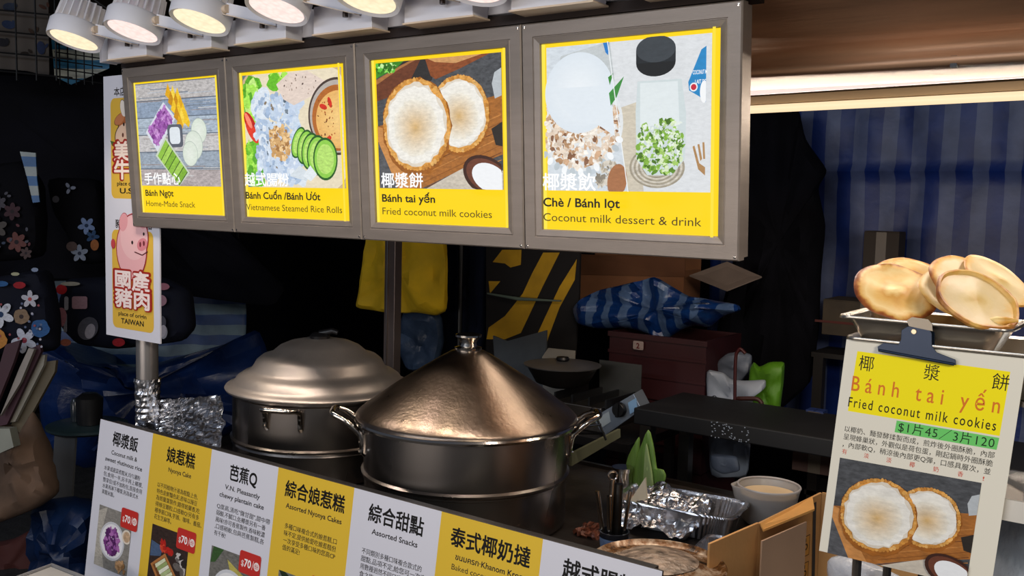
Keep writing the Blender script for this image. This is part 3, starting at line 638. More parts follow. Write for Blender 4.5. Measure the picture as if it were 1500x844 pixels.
def pic(p, k, x0, y0, x1, y1):
    w_, h_ = x1-x0, y1-y0; X = lambda u: x0+w_*u; Y = lambda v: y0+h_*v; c = (x0, y0, x1, y1)
    if k == 0:
        p.rect(*c, '8c8882', .3); p.poly([(X(0),Y(.1)),(X(.25),Y(.0)),(X(.12),Y(.5)),(X(.3),Y(1)),(X(0),Y(1))], 'b7b1a6', .3)
        p.ell(X(.47), Y(.52), w_*.37, w_*.33, 'cfd0d6', clip=c); p.ell(X(.47), Y(.52), w_*.33, w_*.29, 'f0eef2', clip=c)
        p.blobs(None, 90, w_*.055, ['7e3f86', '9a58a4', '5e2a68', 'b070b4'], (X(.22), Y(.3), X(.72), Y(.74)), 3, .3, fn=lambda a, b: ((a-X(.47))/(w_*.22))**2+((b-Y(.52))/(h_*.2))**2 < 1)
        p.ell(X(.9), Y(.36), w_*.14, w_*.12, 'e8dccc', clip=c); p.ell(X(.9), Y(.36), w_*.10, w_*.09, 'c8a888', .3, clip=c); p.blobs(None, 14, w_*.05, ['a07850', 'c49a70'], (X(.7), Y(.8), X(.93), Y(.96)), 4)
    elif k == 1:
        p.rect(*c, '382a26', .4); p.poly([(X(.02),Y(.25)),(X(.35),Y(.3)),(X(.3),Y(.45)),(X(.02),Y(.5))], '4c6080', .2)
        p.blobs(None, 10, w_*.07, ['b8241c', 'd84a30'], (X(.3), Y(.22), X(.6), Y(.35)), 5); p.blobs(None, 14, w_*.07, ['c9c4c0', '6a6460', '2a2624'], (X(.68), Y(.3), X(.95), Y(.6)), 6)
        p.poly([(X(.06),Y(.62)),(X(.42),Y(.38)),(X(.98),Y(.85)),(X(.9),Y(1)),(X(.45),Y(1))], 'b97a44', .2)
        p.poly([(X(.13),Y(.62)),(X(.42),Y(.44)),(X(.9),Y(.84)),(X(.82),Y(.96)),(X(.5),Y(.98))], '7a4a26', .2)
        for q in range(8):
            a = q/8; p.poly([(X(.18+.45*a),Y(.60+.32*a)),(X(.42+.42*a),Y(.45+.34*a)),(X(.46+.42*a),Y(.49+.34*a)),(X(.22+.45*a),Y(.65+.32*a))], ['dfe4c0', '9cb070', 'eef0da', 'b4c48c'][q % 4], .15)
    elif k == 2:
        p.rect(*c, '73716c', .4); p.poly([(X(.05),Y(0)),(X(.3),Y(0)),(X(.12),Y(.22)),(X(0),Y(.25))], '3a5a30', .3); p.poly([(X(.4),Y(.12)),(X(1),Y(.35)),(X(1),Y(.55)),(X(.5),Y(.3))], 'c0b45c', .2)
        p.ell(X(.5), Y(.6), w_*.40, w_*.36, 'd6d8de', clip=c); p.ell(X(.5), Y(.6), w_*.35, w_*.31, 'eeeef0', clip=c)
        p.blobs(None, 60, w_*.07, ['d89868', 'b87448', 'eab88c', 'c88458'], (X(.2), Y(.4), X(.8), Y(.82)), 7, .3, fn=lambda a, b: ((a-X(.5))/(w_*.3))**2+((b-Y(.6))/(h_*.22))**2 < 1)
        p.ell(X(.06), Y(.72), w_*.06, w_*.05, 'c0281c', clip=c)
    else:
        p.rect(*c, '777a74', .4); p.poly([(X(0),Y(0)),(X(.14),Y(0)),(X(.5),Y(.16)),(X(.2),Y(.2))], '22301e', .3); p.ell(X(.45), Y(.5), w_*.34, w_*.3, 'eeeef0', clip=c)
        p.blobs(None, 30, w_*.08, ['9cb060', 'b070b4', 'e8d8a0', 'd89868'], (X(.25), Y(.4), X(.65), Y(.62)), 9)
for k in range(7):
    p = Print(1, 1, .00002); yel = k % 2; p.rect(0, 0, BW, BH, 'e6bf3a' if yel else 'dcdce6')
    ti, en, bd = body[k]
    tw = {3: .115, 5: .218, 4: .175}.get(len(ti), .11)
    if ti == '芭蕉Q': tw = .113
    if ti == '椰漿飯' or ti == '娘惹糕': tw = .132
    p.text(ti, BW/2+.004, .066, .047, BLACK, tw, .028, 'c')
    y = .098
    for i, e in enumerate(en):
        p.text(e, BW/2+.006, y, .0185, '2a2626', min(.0098*len(e), .215) if k != 5 else [.185, .2][i], .018 if not (k == 5 and i) else 0, 'c'); y += .024
    y = .150 if len(en) == 1 or k == 0 else .155
    if k == 5: y = .16
    for ln in bd:
        p.text(ln, .047, y, .0158, '2a2626', .0148*len(ln) if len(ln) > 8 else None, .012, lift=False); y += .0188
    pic(p, k, .043, .262, .222, .45)
    p.rrect(.165, .245, .252, .305, .008, 'c8322c', asp=1); p.text('$', .174, .286, .022, 'f4dcd8', None, .02); p.text('70' if k < 3 else '180', .186, .286, .03, 'ffffff', .028, .02); p.line(.218, .288, .224, .264, .002, 'f4dcd8')
    p.ell(.2365, .276, .0115, .0115, 'f6e6e2'); p.text('份', .2290, .2815, .014, 'c8322c', .015, .01)
    q = p.build('menu_panel', t, O+V((BW*k, 0, 0))+Nb*.0006, (1, 0, 0), Db, Nb, PAPER, label=('yellow' if yel else 'white')+' menu panel')

# ------------------------------------------------------------ front counter
CT = .74
t = thing('counter', 'dark steel stall counter carrying the two big pots', 'counter', (1.1, .35, 0))
MB().box((.10, -.06, CT-.03), (1.972, .93, CT)).build('worktop', mat('dirty_steel_top', (62, 56, 52), .38, .6, .5, 6, .15, 25), t)
MB().box((.055, -.085, .1), (1.972, -.062, .885)).build('front_panel', mat('black_panel', (20, 18, 19), .5), t)
for x in (.13, 1.1, 1.94):
    for y in (-.03, .88): MB().box((x-.02, y-.02, 0), (x+.02, y+.02, CT-.03)).build('leg', wornsteel, t)
MB().box((.10, .93, .62), (1.972, .945, CT+.012)).build('rear_edge', wornsteel, t)

# ------------------------------------------------------------ pots
def bent(P, r=.0085, n=10, k=6):
    """rounded path through P"""
    out = [P[0]]
    for i in range(1, len(P)-1):
        a = P[i].lerp(P[i-1], .3); b = P[i].lerp(P[i+1], .3)
        for q in range(k+1): t_ = q/k; out.append(a*(1-t_)**2+P[i]*2*t_*(1-t_)+b*t_**2)
    out.append(P[-1]); return MB().tube(out, r, n)
def handle(c, R0, z, ang, half, out, up, root, brk=True):
    P = lambda a, r, zz: V((c.x+r*cos(a), c.y+r*sin(a), zz))
    A, B = ang-half, ang+half
    pts = [P(A, R0+.006, z-.035), P(A, R0+.012, z), P(A+.02, R0+out*.6, z+up*.7), P(A+.08, R0+out, z+up), P(B-.08, R0+out, z+up), P(B-.02, R0+out*.6, z+up*.7), P(B, R0+.012, z), P(B, R0+.006, z-.035)]
    h = bent(pts, .0085).build('handle', chrome, root, smooth=True)
    for a in (A, B):
        MB().tube([P(a, R0-.002, z-.055), P(a, R0+.005, z-.05), P(a, R0+.005, z-.0)], .009, 8).build('bracket', chrome, h, smooth=True)
        for zz in (-.045, -.02): MB().tube([P(a, R0, z+zz), P(a, R0+.017, z+zz)], .004, 8).build('rivet', chrome, h)
C1 = V((1.213, .262, CT)); R1 = .278
t = thing('steamer_pot', 'large steel steamer pot with tall conical lid', 'pot', C1)
MB().lathe([(0, CT+.002), (R1-.01, CT+.002), (R1-.002, CT+.008), (R1-.002, .865), (R1+.003, .868), (R1+.003, .872), (R1-.001, .875)], (C1.x, C1.y, 0), 96).build('base_pot', steel, t, smooth=True)
MB().lathe([(R1-.004, .874), (R1+.006, .876), (R1+.007, .882), (R1, .887), (R1, 1.008), (R1+.012, 1.013), (R1+.013, 1.019), (R1+.002, 1.022), (R1-.01, 1.015)], (C1.x, C1.y, 0), 96).build('steamer_tier', steel, t, 'upper steamer tier with a bead seam', smooth=True)
RL = .301
lid = MB().lathe([(RL-.02, 1.012), (RL-.008, 1.014), (RL, 1.02), (RL+.001, 1.028), (RL-.006, 1.036), (RL-.022, 1.05), (RL-.04, 1.062), (.20, 1.107), (.12, 1.158), (.065, 1.192), (.045, 1.203), (.03, 1.206), (0, 1.207)], (C1.x, C1.y, 0), 96).build('lid', steel_lid, t, 'conical steel lid', smooth=True, ang=60)
MB().lathe([(RL-.004, 1.0125), (RL+.003, 1.014), (RL+.004, 1.02), (RL, 1.026)], (C1.x, C1.y, 0), 96).build('rim_bead', chrome, lid, smooth=True)
MB().lathe([(.036, 1.204), (.037, 1.212), (.024, 1.216), (.021, 1.224), (.028, 1.236), (.036, 1.242), (.036, 1.247), (.028, 1.250), (.018, 1.2475), (0, 1.247)], (C1.x, C1.y, 0), 40).build('lid_knob', chrome, lid, smooth=True)
am = math.atan2(.587, .81)
handle(C1, R1, .985, am+.02, .16, .085, .052, t)
handle(C1, R1, .985, am+pi+.10, .20, .085, .052, t)
C2 = V((.527, .356, CT)); R2 = .272
t = thing('steamer_pot', 'rear steel steamer pot with a dented domed lid, behind the conical one', 'pot', C2)
MB().lathe([(0, CT+.002), (R2-.01, CT+.002), (R2-.002, CT+.008), (R2-.002, .832), (R2+.003, .836), (R2-.001, .843)], (C2.x, C2.y, 0), 96).build('base_pot', steel, t, smooth=True)
MB().lathe([(R2-.004, .842), (R2+.006, .846), (R2+.007, .852), (R2, .857), (R2, .985), (R2+.008, .992), (R2+.008, .998), (R2-.008, 1.0)], (C2.x, C2.y, 0), 96).build('steamer_tier', steel, t, smooth=True)
z = 1.0; RB = .296
dent = lambda q, i: 1+(.006*MN.noise(V((cos(q)*2, sin(q)*2, i*.6))) if i > 4 else 0)
lid = MB().lathe([(RB-.02, z-.004), (RB-.003, z), (RB, z+.006), (RB-.004, z+.012), (RB-.018, z+.014), (RB-.030, z+.026), (RB-.04, z+.040), (RB-.058, z+.052), (RB-.072, z+.056), (RB-.085, z+.066), (RB-.098, z+.090), (RB-.115, z+.104), (RB-.14, z+.110), (RB-.17, z+.135), (RB-.20, z+.148), (.05, z+.157), (0, z+.158)], (C2.x, C2.y, 0), 96, rf=dent).build('lid', steel_old, t, 'dented domed lid with stepped rings', smooth=True, ang=60)
MB().lathe([(.03, z+.156), (.033, z+.166), (.022, z+.176), (0, z+.177)], (C2.x, C2.y, 0), 24).build('lid_knob', black_m, lid, smooth=True)
MB().tube([V((C2.x, C2.y, z+.172)), V((C2.x+.035, C2.y+.02, z+.183)), V((C2.x+.05, C2.y+.03, z+.178))], [.012, .010, .008], 10).build('knob_tab', black_m, lid, smooth=True)
handle(C2, R2, .975, am-pi/2-.20, .20, .055, .012, t)
handle(C2, R2, .975, am+pi/2-.2, .20, .055, .012, t)

# crumpled foil windbreak left of the rear pot
def crump(P00, P10, P01, P11, amp, sc, seed, n=22):
    P00, P10, P01, P11 = map(V, (P00, P10, P01, P11)); nn = (P10-P00).cross(P01-P00).normalized()
    def f(u, v):
        p = P00.lerp(P10, u).lerp(P01.lerp(P11, u), v); return p+nn*amp*MN.noise(p*sc+V((seed, 0, 0)))+nn*amp*.8*abs(MN.noise(p*sc*2.3+V((0, seed, 0))))+V((0, 0, 1))*amp*.35*MN.noise(p*sc*1.4+V((0, 0, seed)))
    return MB().sheet(f, n, n)
fa, fb = at(232, 590, y=.16), at(345, 576, y=.16)
crump((fa.x, .16, CT), (fb.x+.02, .10, CT), (fa.x, .16, fa.z+.01), (fb.x+.02, .10, fb.z+.005), .016, 24, 3, 40).build('foil_windbreak', foil, label='crumpled aluminium foil sheet left of the rear pot', cat='foil', solid=.0008)
crump((.10, .0, CT+.01), (.33, .02, CT+.01), (.10, -.02, .895), (.33, -.01, .865), .018, 22, 9, 30).build('foil_sheet', foil, label='low crumpled foil strip behind the menu board at left', cat='foil', solid=.0008)

# ------------------------------------------------------------ things on the right of the counter
# cup of utensils
uc = at(899, 800, z=CT+.03); uc.z = CT
t = thing('utensil_cup', 'black cup with blue sticker holding tongs and steel handles', 'cup', uc)
MB().lathe([(0, .002), (.026, .002), (.030, .01), (.036, .066), (.038, .069), (.034, .069), (.029, .014), (0, .012)], uc, 36).build('body', mat('dark_cup', (28, 32, 42), .35, .1), t, smooth=True)
MB().lathe([(.0338, .030), (.0362, .055)], uc, 36).build('sticker', mat('blue_sticker', (84, 104, 136), .5, var=.3, nscale=30), t, 'pale blue sticker band')
def rod(name, lab, a, b, r, m=None, ring=False):
    mb = MB().tube([a, a.lerp(b, .5), b], r, 10)
    if ring:
        d = V((RT.x, RT.y, 0)); mb.tube([b+d*.011*cos(q)+V((0, 0, .011*sin(q)+.009)) for q in [k*pi/6 for k in range(12)]], .0028, 8, True)
    return mb.build(name, m or chrome, label=lab, cat='utensil', smooth=True)
u1 = uc+V((0, 0, .02))
rod('ladle_handle', 'tallest round steel handle with a ring in the utensil cup', u1+V((-.012, .0, 0)), u1+V((-.012, .005, .175)), .0075, ring=True)
rod('tongs_arm', 'flat steel tongs arm leaning left in the utensil cup', u1+V((-.02, -.01, 0)), u1+V((-.04, -.02, .145)), .006)
rod('spatula_handle', 'dark steel handle upright in the middle of the cup', u1+V((.004, .006, 0)), u1+V((.004, .01, .165)), .010, mat('dull_steel', (90, 88, 86), .3, 1))
rod('tongs_arm', 'steel arm leaning right out of the utensil cup', u1+V((.018, .005, 0)), u1+V((.03, .02, .15)), .0045)
rod('spoon_handle', 'short bright steel handle at the cup front', u1+V((-.002, -.016, 0)), u1+V((-.006, -.02, .14)), .0065)
# cream board standing behind the cup
ba, bb = at(912, 750, y=.50), at(945, 705, y=.56)
MB().prism([ba, at(950, 760, y=.52), at(945, 700, y=.56)], (0, .006, 0)).build('cutting_board', mat('cream_plastic', (190, 182, 160), .5), label='thin cream plastic board leaning behind the utensil cup', cat='board')
tz = at(912, 690, y=.62)
MB().lathe([(0, CT), (.028, CT), (.028, tz.z-.002), (.031, tz.z), (.031, tz.z+.012), (0, tz.z+.012)], (tz.x, tz.y, 0), 28).build('steel_canister', chrome, label='narrow bright steel canister beside the folded leaf', cat='canister', smooth=True)
# folded banana leaf
def leaf(name, lab, pts, y, th):
    P = [at(px, py, y=y) for px, py in pts]
    return pillow(P, th, (0.3, -1, 0), 3, .3).build(name, mat('leaf_green', (104, 140, 62), .45, 0, .25, 5, .4, 14, stretch=(9, 9, 1)), label=None, smooth=True, parent=None), P
t = thing('banana_leaf', 'folded pale green banana leaf standing behind the foil trays', 'leaf', at(945, 722, y=.66))
lm = mat('leaf_green', (112, 150, 66), .42, 0, .25, 7, .35, 10, stretch=(9, 9, 1)); lm2 = mat('leaf_pale', (158, 182, 118), .42, 0, .2, 7, .35, 10, stretch=(9, 9, 1))
for pts, yy, m_ in (([(912, 704), (922, 665), (937, 637), (936, 660), (930, 712), (914, 712)], .66, lm), ([(926, 714), (934, 665), (950, 625), (958, 655), (962, 690), (972, 688), (976, 698), (970, 718), (945, 716)], .64, lm), ([(942, 713), (944, 670), (947, 645), (955, 690), (958, 716)], .628, lm2)):
    pillow([at(px, py, y=yy) for px, py in pts], .006, (-.3, -1, 0), 3, .5).build('leaf_blade', m_, t, smooth=True)
# foil trays
def foil_tray(name, lab, c, ang, L, Wd, h, seed, rimw=.012):
    t = thing(name, lab, 'tray', c, ang, 'foil trays on the counter')
    out = []; prof = [(0.82, 0), (.86, .001), (.97, .9), (1, 1.0), (1.05, 1.0), (1.06, .93)]
    mb = MB(); n = 160; base = 0; vs = []
    for s_, hh in prof:
        for k in range(n):
            q = 2*pi*k/n; cx_, sy_ = cos(q), sin(q); e = .28
            x = math.copysign(abs(cx_)**e, cx_)*L/2; y = math.copysign(abs(sy_)**e, sy_)*Wd/2
            rip = .0012*((k % 2)*2-1) if hh < .95 else 0
            vs.append(V((x*s_+rip*cx_, y*s_+rip*sy_, h*hh)))
    m_ = len(prof); fs = [(i*n+k, i*n+(k+1) % n, (i+1)*n+(k+1) % n, (i+1)*n+k) for i in range(m_-1) for k in range(n)]; fs.append(tuple(range(n))[::-1])
    mb.add(vs, fs).build('pan', foil, t, local=True)
    return t
fc = at(1030, 752, z=CT+.05); 
t = foil_tray('foil_tray', 'long ribbed foil tray with crumpled foil, behind the oily pan', V((fc.x-.07, fc.y-.0, CT+.002)), .12, .33, .18, .072, 1)
crump(V((fc.x-.19, fc.y-.15, CT+.02)), V((fc.x+.03, fc.y-.12, CT+.02)), V((fc.x-.18, fc.y+.03, CT+.085)), V((fc.x+.01, fc.y+.05, CT+.08)), .035, 18, 5, 30).build('foil_lining', foil, t, 'crumpled foil laid in the tray')
ft = at(1045, 800, z=CT+.09)
t2 = foil_tray('foil_tray', 'smaller foil tray right of the crumpled one, beside the cardboard', V((ft.x+.005, ft.y+.10, CT+.002)), .12, .15, .12, .06, 2)
# oily round pan
wc = at(970, 824, z=CT+.115); wc.x -= .01
t = thing('frying_pan', 'round oily pan with burnt spots at the bottom edge', 'pan', (wc.x, wc.y, CT))
om = bpy.data.materials.new('burnt_pan'); MATS['burnt_pan'] = om; nt, bs = nodes(om); tc = nt.nodes.new('ShaderNodeTexCoord'); nz = nt.nodes.new('ShaderNodeTexNoise'); nz.inputs['Scale'].default_value = 22; nz.inputs['Detail'].default_value = 8; nz.inputs['Roughness'].default_value = .7
nt.links.new(tc.outputs['Object'], nz.inputs[0]); rp = nt.nodes.new('ShaderNodeValToRGB'); nt.links.new(nz.outputs[0], rp.inputs[0]); e = rp.color_ramp.elements
e[0].position = .38; e[0].color = (*lin((34, 20, 14)), 1); e[1].position = .62; e[1].color = (*lin((176, 160, 140)), 1); q = e.new(.48); q.color = (*lin((110, 74, 40)), 1)
nt.links.new(rp.outputs[0], bs.inputs['Base Color']); bs.inputs['Metallic'].default_value = .35; bs.inputs['Roughness'].default_value = .25
MB().lathe([(0, -.01), (.095, -.01), (.130, .03), (.139, .095), (.145, .099), (.141, .102), (.129, .093), (.115, .092), (.09, .102), (.05, .113), (0, .117)], (wc.x, wc.y, CT+.012), 64, rf=lambda q, i: 1+.012*MN.noise(V((cos(q)*3, sin(q)*3, i)))).build('pan_body', om, t, smooth=True)
MB().lathe([(.085, .1045), (.07, .1085), (.04, .1155), (0, .1180)], (wc.x, wc.y, CT+.0135), 40, rf=lambda q, i: 1+.15*MN.noise(V((cos(q)*2, sin(q)*2, 5)))).build('burnt_crust', mat('white_crust', (128, 112, 98), .3, 0, .75, 40, .6, 60), t, smooth=True)
# brown crumbs & rag
rg = random.Random(3)
fr_ = at(866, 772, z=CT+.02)
t = thing('food_scraps', 'small heap of reddish brown scraps beside the utensil cup', 'scraps', (fr_.x, fr_.y, CT))
mb = MB()
for k in range(46):
    q = rg.random()*6.28; r_ = .035*rg.random()**.5; c0 = V((fr_.x+r_*cos(q), fr_.y+r_*sin(q), CT+.006+.022*(1-r_/.04)*rg.random())); e_ = .008*(.6+rg.random())
    M_ = Matrix.Translation(c0) @ Matrix.Rotation(rg.random()*3, 4, V((rg.random(), rg.random(), rg.random()+.1))); mb.box((-e_, -e_*.7, -e_*.4), (e_, e_*.7, e_*.4), M_)
o = mb.build('crumbs', mat('brown_scraps', (98, 52, 34), .4, 0, .6, 60, .3), t, kind='stuff')
rg0 = at(930, 745, z=CT+.01)
pillow([rg0+V(q) for q in ((-.05, -.03, .0), (.0, -.05, 0), (.05, -.02, 0), (.05, .04, 0), (-.01, .05, 0), (-.06, .03, 0))], .016, (0, 0, 1), 6, 1.0).build('paper_towel', mat('beige_paper', (172, 140, 110), .8, 0, .2, 12, .5, 30), label='crumpled beige paper towel behind the utensil cup', cat='paper towel', smooth=True)
# plastic measuring jug
jc = at(1138, 765, z=CT); jc = V((jc.x-.02, jc.y-.02, CT))
t = thing('measuring_jug', 'cloudy plastic jug half full of cream batter, behind the cardboard', 'jug', jc)
jt = .105
fr = lambda q, i: 1+(.22*max(0, cos(q-(am+pi)))**24 if i in (3, 4, 5) else 0)
MB().lathe([(0, .002), (.060, .002), (.068, .01), (.078, jt-.03), (.083, jt-.006), (.086, jt)], jc, 60, rf=fr).build('body', mat('cloudy_plastic', (196, 192, 188), .3, 0, .03, alpha=.6), t, smooth=True, solid=.002)
MB().lathe([(0, .006), (.058, .006), (.0765, jt-.022), (.0, jt-.020)], jc, 48).build('batter', mat('cream_batter', (214, 188, 150), .5, 0, .06, 20, .2), t, smooth=True)
MB().tube([jc+V((.084*cos(q), .084*sin(q), jt)) for q in [k*pi/24 for k in range(48)]], .0028, 8, True).build('rim', mat('cloudy_rim', (176, 172, 172), .3), t, smooth=True)
# cardboard box with loose sheet
c0 = at(1040, 797, z=.90); c1 = at(1180, 738, z=.925); c1b = at(1204, 722, z=.935)
t = thing('cardboard_screen', 'folded orange-brown cardboard standing upright at the counter end, below the cookie sign', 'cardboard', V((c0.x+.1, c0.y+.2, .60)))
dn = V((0, 0, -.32)); dirv = (c1-c0).normalized(); nr = V((dirv.y, -dirv.x, 0)).normalized()
mid = at(1112, 766, z=.905)
MB().prism([c0, mid, mid+dn, c0+dn+V((.0, 0, 0))], nr*-.006).build('side_panel', cardb, t, bevel=.001)
MB().prism([mid+V((0, 0, -.002)), c1b, c1b+dn, mid+dn], nr*-.006).build('side_panel', cardb, t, bevel=.001)
MB().prism([mid+nr*.003, at(1190, 727, z=.935), at(1182, 742, z=.93)+nr*.02, mid+nr*.012+V((0, 0, -.012))], V((0, 0, -.005))).build('flap', mat('cardboard_edge', (206, 150, 78), .8), t)
fb_ = at(1222, 735, y=c1b.y+.03)
MB().prism([c1b, c1b+V((.22, .02, .012)), c1b+V((.22, .02, -.32)), c1b+dn], (0, .006, 0)).build('back_panel', cardb, t)
MB().box((1.974, -.06, .555), (2.33, 1.0, .58)).build('side_shelf', darktop, label='low dark side shelf carrying the cardboard at the counter end', cat='shelf')
# loose grey card leaning in front: lies parallel to the box side
g0, g1, g2, g3 = at(1108, 790, z=.88), at(1173, 762, z=.90), None, None
g0 += nr*.012; g1 += nr*.012
MB().prism([g0, g1, g1+V((0, 0, -.30)), g0+V((0, 0, -.30))], nr*.004).build('card_sheet', mat('greyish_card', (168, 138, 112), .85, 0, .06, 9), label='loose greyish card sheet leaning on the cardboard box', cat='card')
# printed marks and dark tape on the box
p = Print(1, 1, .00003)
sd = (c1b-mid); SL = V((sd.x, sd.y, 0)).length; su = V((sd.x, sd.y, 0))/SL
def mark(fx, v0, w_):
    p.rect(fx, v0, fx+w_, v0+.05, '3a2c1c'); p.rect(fx+.002, v0+.002, fx+w_-.002, v0+.048, 'b98640'); p.ell(fx+w_/2, v0+.027, w_*.28, w_*.28, '3a2c1c'); p.ell(fx+w_/2, v0+.027, w_*.14, w_*.14, 'b98640'); p.line(fx+w_/2, v0+.006, fx+w_/2, v0+.015, .003, '3a2c1c')
mark(SL*.70, .085, SL*.13); mark(SL*.70, .15, SL*.13)
p.text('DO', SL*.62, .165, .02, '4a3a24', SL*.05); p.line(SL*.88, .012, SL*.93, .24, SL*.05, '30343a')
p.line(SL*.40, .005, SL*.46, .02, .012, '30343a')
p.build('printed_marks', t, mid+nr*.0008+V((0, 0, -.003)), su+V((0, 0, (c1b.z-mid.z)/SL)), (0, 0, -1), nr, PAPER)

# ------------------------------------------------------------ display at right with cookies and paper sign
YS = -.5
t = thing('display_stand', 'steel display stand holding trays behind the paper sign', 'stand', (2.6, -.4, .86))
for x, y in ((2.47, -.47), (2.47, -.31), (2.84, -.47), (2.84, -.31)): MB().tube([V((x, y, .86)), V((x, y, 1.39))], .006, 10).build('post', wornsteel, t)
MB().box((2.455, -.488, 1.243), (2.86, -.29, 1.2495)).build('shelf', mat('shelf_steel', (120, 116, 112), .35, .8), t)
MB().box((2.455, -.4935, 1.236), (2.86, -.4885, 1.262)).build('shelf_edge', mat('white_edge', (206, 200, 190), .45), t, 'white shelf edge strip')
MB().box((2.455, -.488, 1.375), (2.86, -.29, 1.381)).build('shelf', wornsteel, t)
MB().box((2.3, -.8, .82), (3.1, -.25, .86)).build('side_table', darktop, label='dark side table under the display stand at right', cat='table')
def pan(name, lab, c, L, Wd, h, m_, wall=.0015, lip=.010, taper=.02, cat='tray'):
    t = thing(name, lab, cat, c); mb = MB()
    def ring(l, w_, z_, r=.016, n=6):
        P = []
        for sx, sy_, q0 in ((1, -1, -90), (1, 1, 0), (-1, 1, 90), (-1, -1, 180)):
            for k in range(n): q = R(q0+90*k/(n-1)); P.append(V((sx*(l/2-r)+r*cos(q), sy_*(w_/2-r)+r*sin(q), z_)))
        return P
    rings = [ring(L-2*taper, Wd-2*taper, 0), ring(L-2*taper+.004, Wd-2*taper+.004, .003), ring(L-.004, Wd-.004, h-.002), ring(L+lip*2, Wd+lip*2, h), ring(L+lip*2+.002, Wd+lip*2+.002, h-.003)]
    vs = [v for r_ in rings for v in r_]; n = len(rings[0])
    mb.add(vs, [(i*n+k, i*n+(k+1) % n, (i+1)*n+(k+1) % n, (i+1)*n+k) for i in range(len(rings)-1) for k in range(n)]+[tuple(range(n))])
    mb.build('tray_body', m_, t, local=True, smooth=True, solid=wall); return t
traym = mat('tray_steel', (190, 182, 170), .25, .9, .08, 6)
pan('steel_tray', 'deep steel tray whose front rim holds the clip and sign', V((2.595, -.415, 1.3825)), .275, .16, .058, traym)
ta, tb_ = at(1236, 462, y=YS), at(1466, 488, y=YS)
tcx = (ta.x+tb_.x)/2+.003; TZ = ta.z
pan('steel_tray', 'shallow steel tray heaped with golden round cookies', V((tcx, -.437, TZ-.037)), .19, .125, .037, traym, lip=.007)
# cookie material: radial
cm = bpy.data.materials.new('cookie'); nt, bs = nodes(cm); N_ = nt.nodes; Lk = nt.links
tc = N_.new('ShaderNodeTexCoord'); ln_ = N_.new('ShaderNodeVectorMath'); ln_.operation = 'LENGTH'; sc_ = N_.new('ShaderNodeVectorMath'); sc_.operation = 'MULTIPLY'; sc_.inputs[1].default_value = (1, 1, 0)
Lk.new(tc.outputs['Object'], sc_.inputs[0]); Lk.new(sc_.outputs[0], ln_.inputs[0]); nz = N_.new('ShaderNodeTexNoise'); nz.inputs['Scale'].default_value = 45; nz.inputs['Detail'].default_value = 6; Lk.new(tc.outputs['Object'], nz.inputs[0])
ad = N_.new('ShaderNodeMath'); ad.operation = 'MULTIPLY_ADD'; Lk.new(nz.outputs[0], ad.inputs[0]); ad.inputs[1].default_value = .030; Lk.new(ln_.outputs['Value'], ad.inputs[2])
mr = N_.new('ShaderNodeMapRange'); mr.inputs[1].default_value = .015; mr.inputs[2].default_value = .0705; Lk.new(ad.outputs[0], mr.inputs[0]); rp = N_.new('ShaderNodeValToRGB'); Lk.new(mr.outputs[0], rp.inputs[0]); e = rp.color_ramp.elements
e[0].position = 0; e[0].color = (*lin((238, 212, 146)), 1); e[1].position = 1; e[1].color = (*lin((110, 50, 18)), 1)
for pos, c in ((.12, (236, 206, 136)), (.28, (206, 150, 60)), (.46, (222, 176, 92)), (.70, (232, 202, 138)), (.84, (218, 168, 86)), (.92, (160, 88, 30))): q = e.new(pos); q.color = (*lin(c), 1)
Lk.new(rp.outputs[0], bs.inputs['Base Color']); bs.inputs['Roughness'].default_value = .42; bp = N_.new('ShaderNodeBump'); bp.inputs['Strength'].default_value = .3; bp.inputs['Distance'].default_value = .002; Lk.new(nz.outputs[0], bp.inputs['Height']); Lk.new(bp.outputs[0], bs.inputs['Normal'])
cm2 = cm.copy(); cm2.name = 'cookie_pale'
e = [n for n in cm2.node_tree.nodes if n.type == 'VALTORGB'][0].color_ramp.elements
for i, c in enumerate(((214, 176, 100), (218, 186, 114), (226, 200, 140), (224, 200, 148), (220, 194, 138), (224, 178, 92), (196, 130, 54), (140, 76, 28))): e[i].color = (*lin(c), 1)
def cookie(px, py, y, r, tilt_dir, lab, m_, seed, rx=1, th=.004, rim=False, aspect=.68):
    c = at(px, py, y=y)
    # plane: u along camera-right-ish, v up & away
    ang = R(tilt_dir); uu = (RT*cos(ang)+UP*sin(ang)).normalized(); vv0 = (-RT*sin(ang)+UP*cos(ang)).normalized()
    tl = math.acos(aspect); vv = (vv0*cos(tl)+FW*sin(tl)).normalized(); nn = uu.cross(vv)
    M = Matrix((uu, vv, nn)).transposed().to_4x4(); mb = MB(); rg = random.Random(seed)
    rf = lambda q, i: 1+.035*MN.noise(V((cos(q)*2+seed, sin(q)*2, 0)))+(.018*MN.noise(V((cos(q)*12, sin(q)*12, seed))) if rim and i in (4, 5, 6) else 0)
    if rim: pr = [(0, -th), (r*.8, -th), (r*.97, -th*.2), (r, .003), (r*.97, .0065), (r*.92, .0065), (r*.88, .002), (r*.5, .001), (0, .0015)]
    else: pr = [(0, -th), (r*.8, -th), (r*.97, -th*.5), (r, 0), (r*.96, .0015), (r*.8, .0012), (r*.4, .0), (r*.2, .003), (0, .0045)]
    n = 64; mb.lathe(pr, (0, 0, 0), n, rf=rf)
    for i, v in enumerate(mb.v): v.z += .006*MN.noise(V((v.x*18, v.y*18, seed)))+ (.10*(v.x**2)*2 if not rim else 0)
    o = mb.build('coconut_cookie', m_, loc=(0, 0, 0), smooth=True, label=lab, cat='cookie', group='cookies heaped in the steel tray')
    o.matrix_world = Matrix.Translation(c) @ M; return o
cookie(1462, 412, -.375, .050, -25, 'dark-edged cookie farthest right at the back of the heap', cm2, 5, aspect=.62)
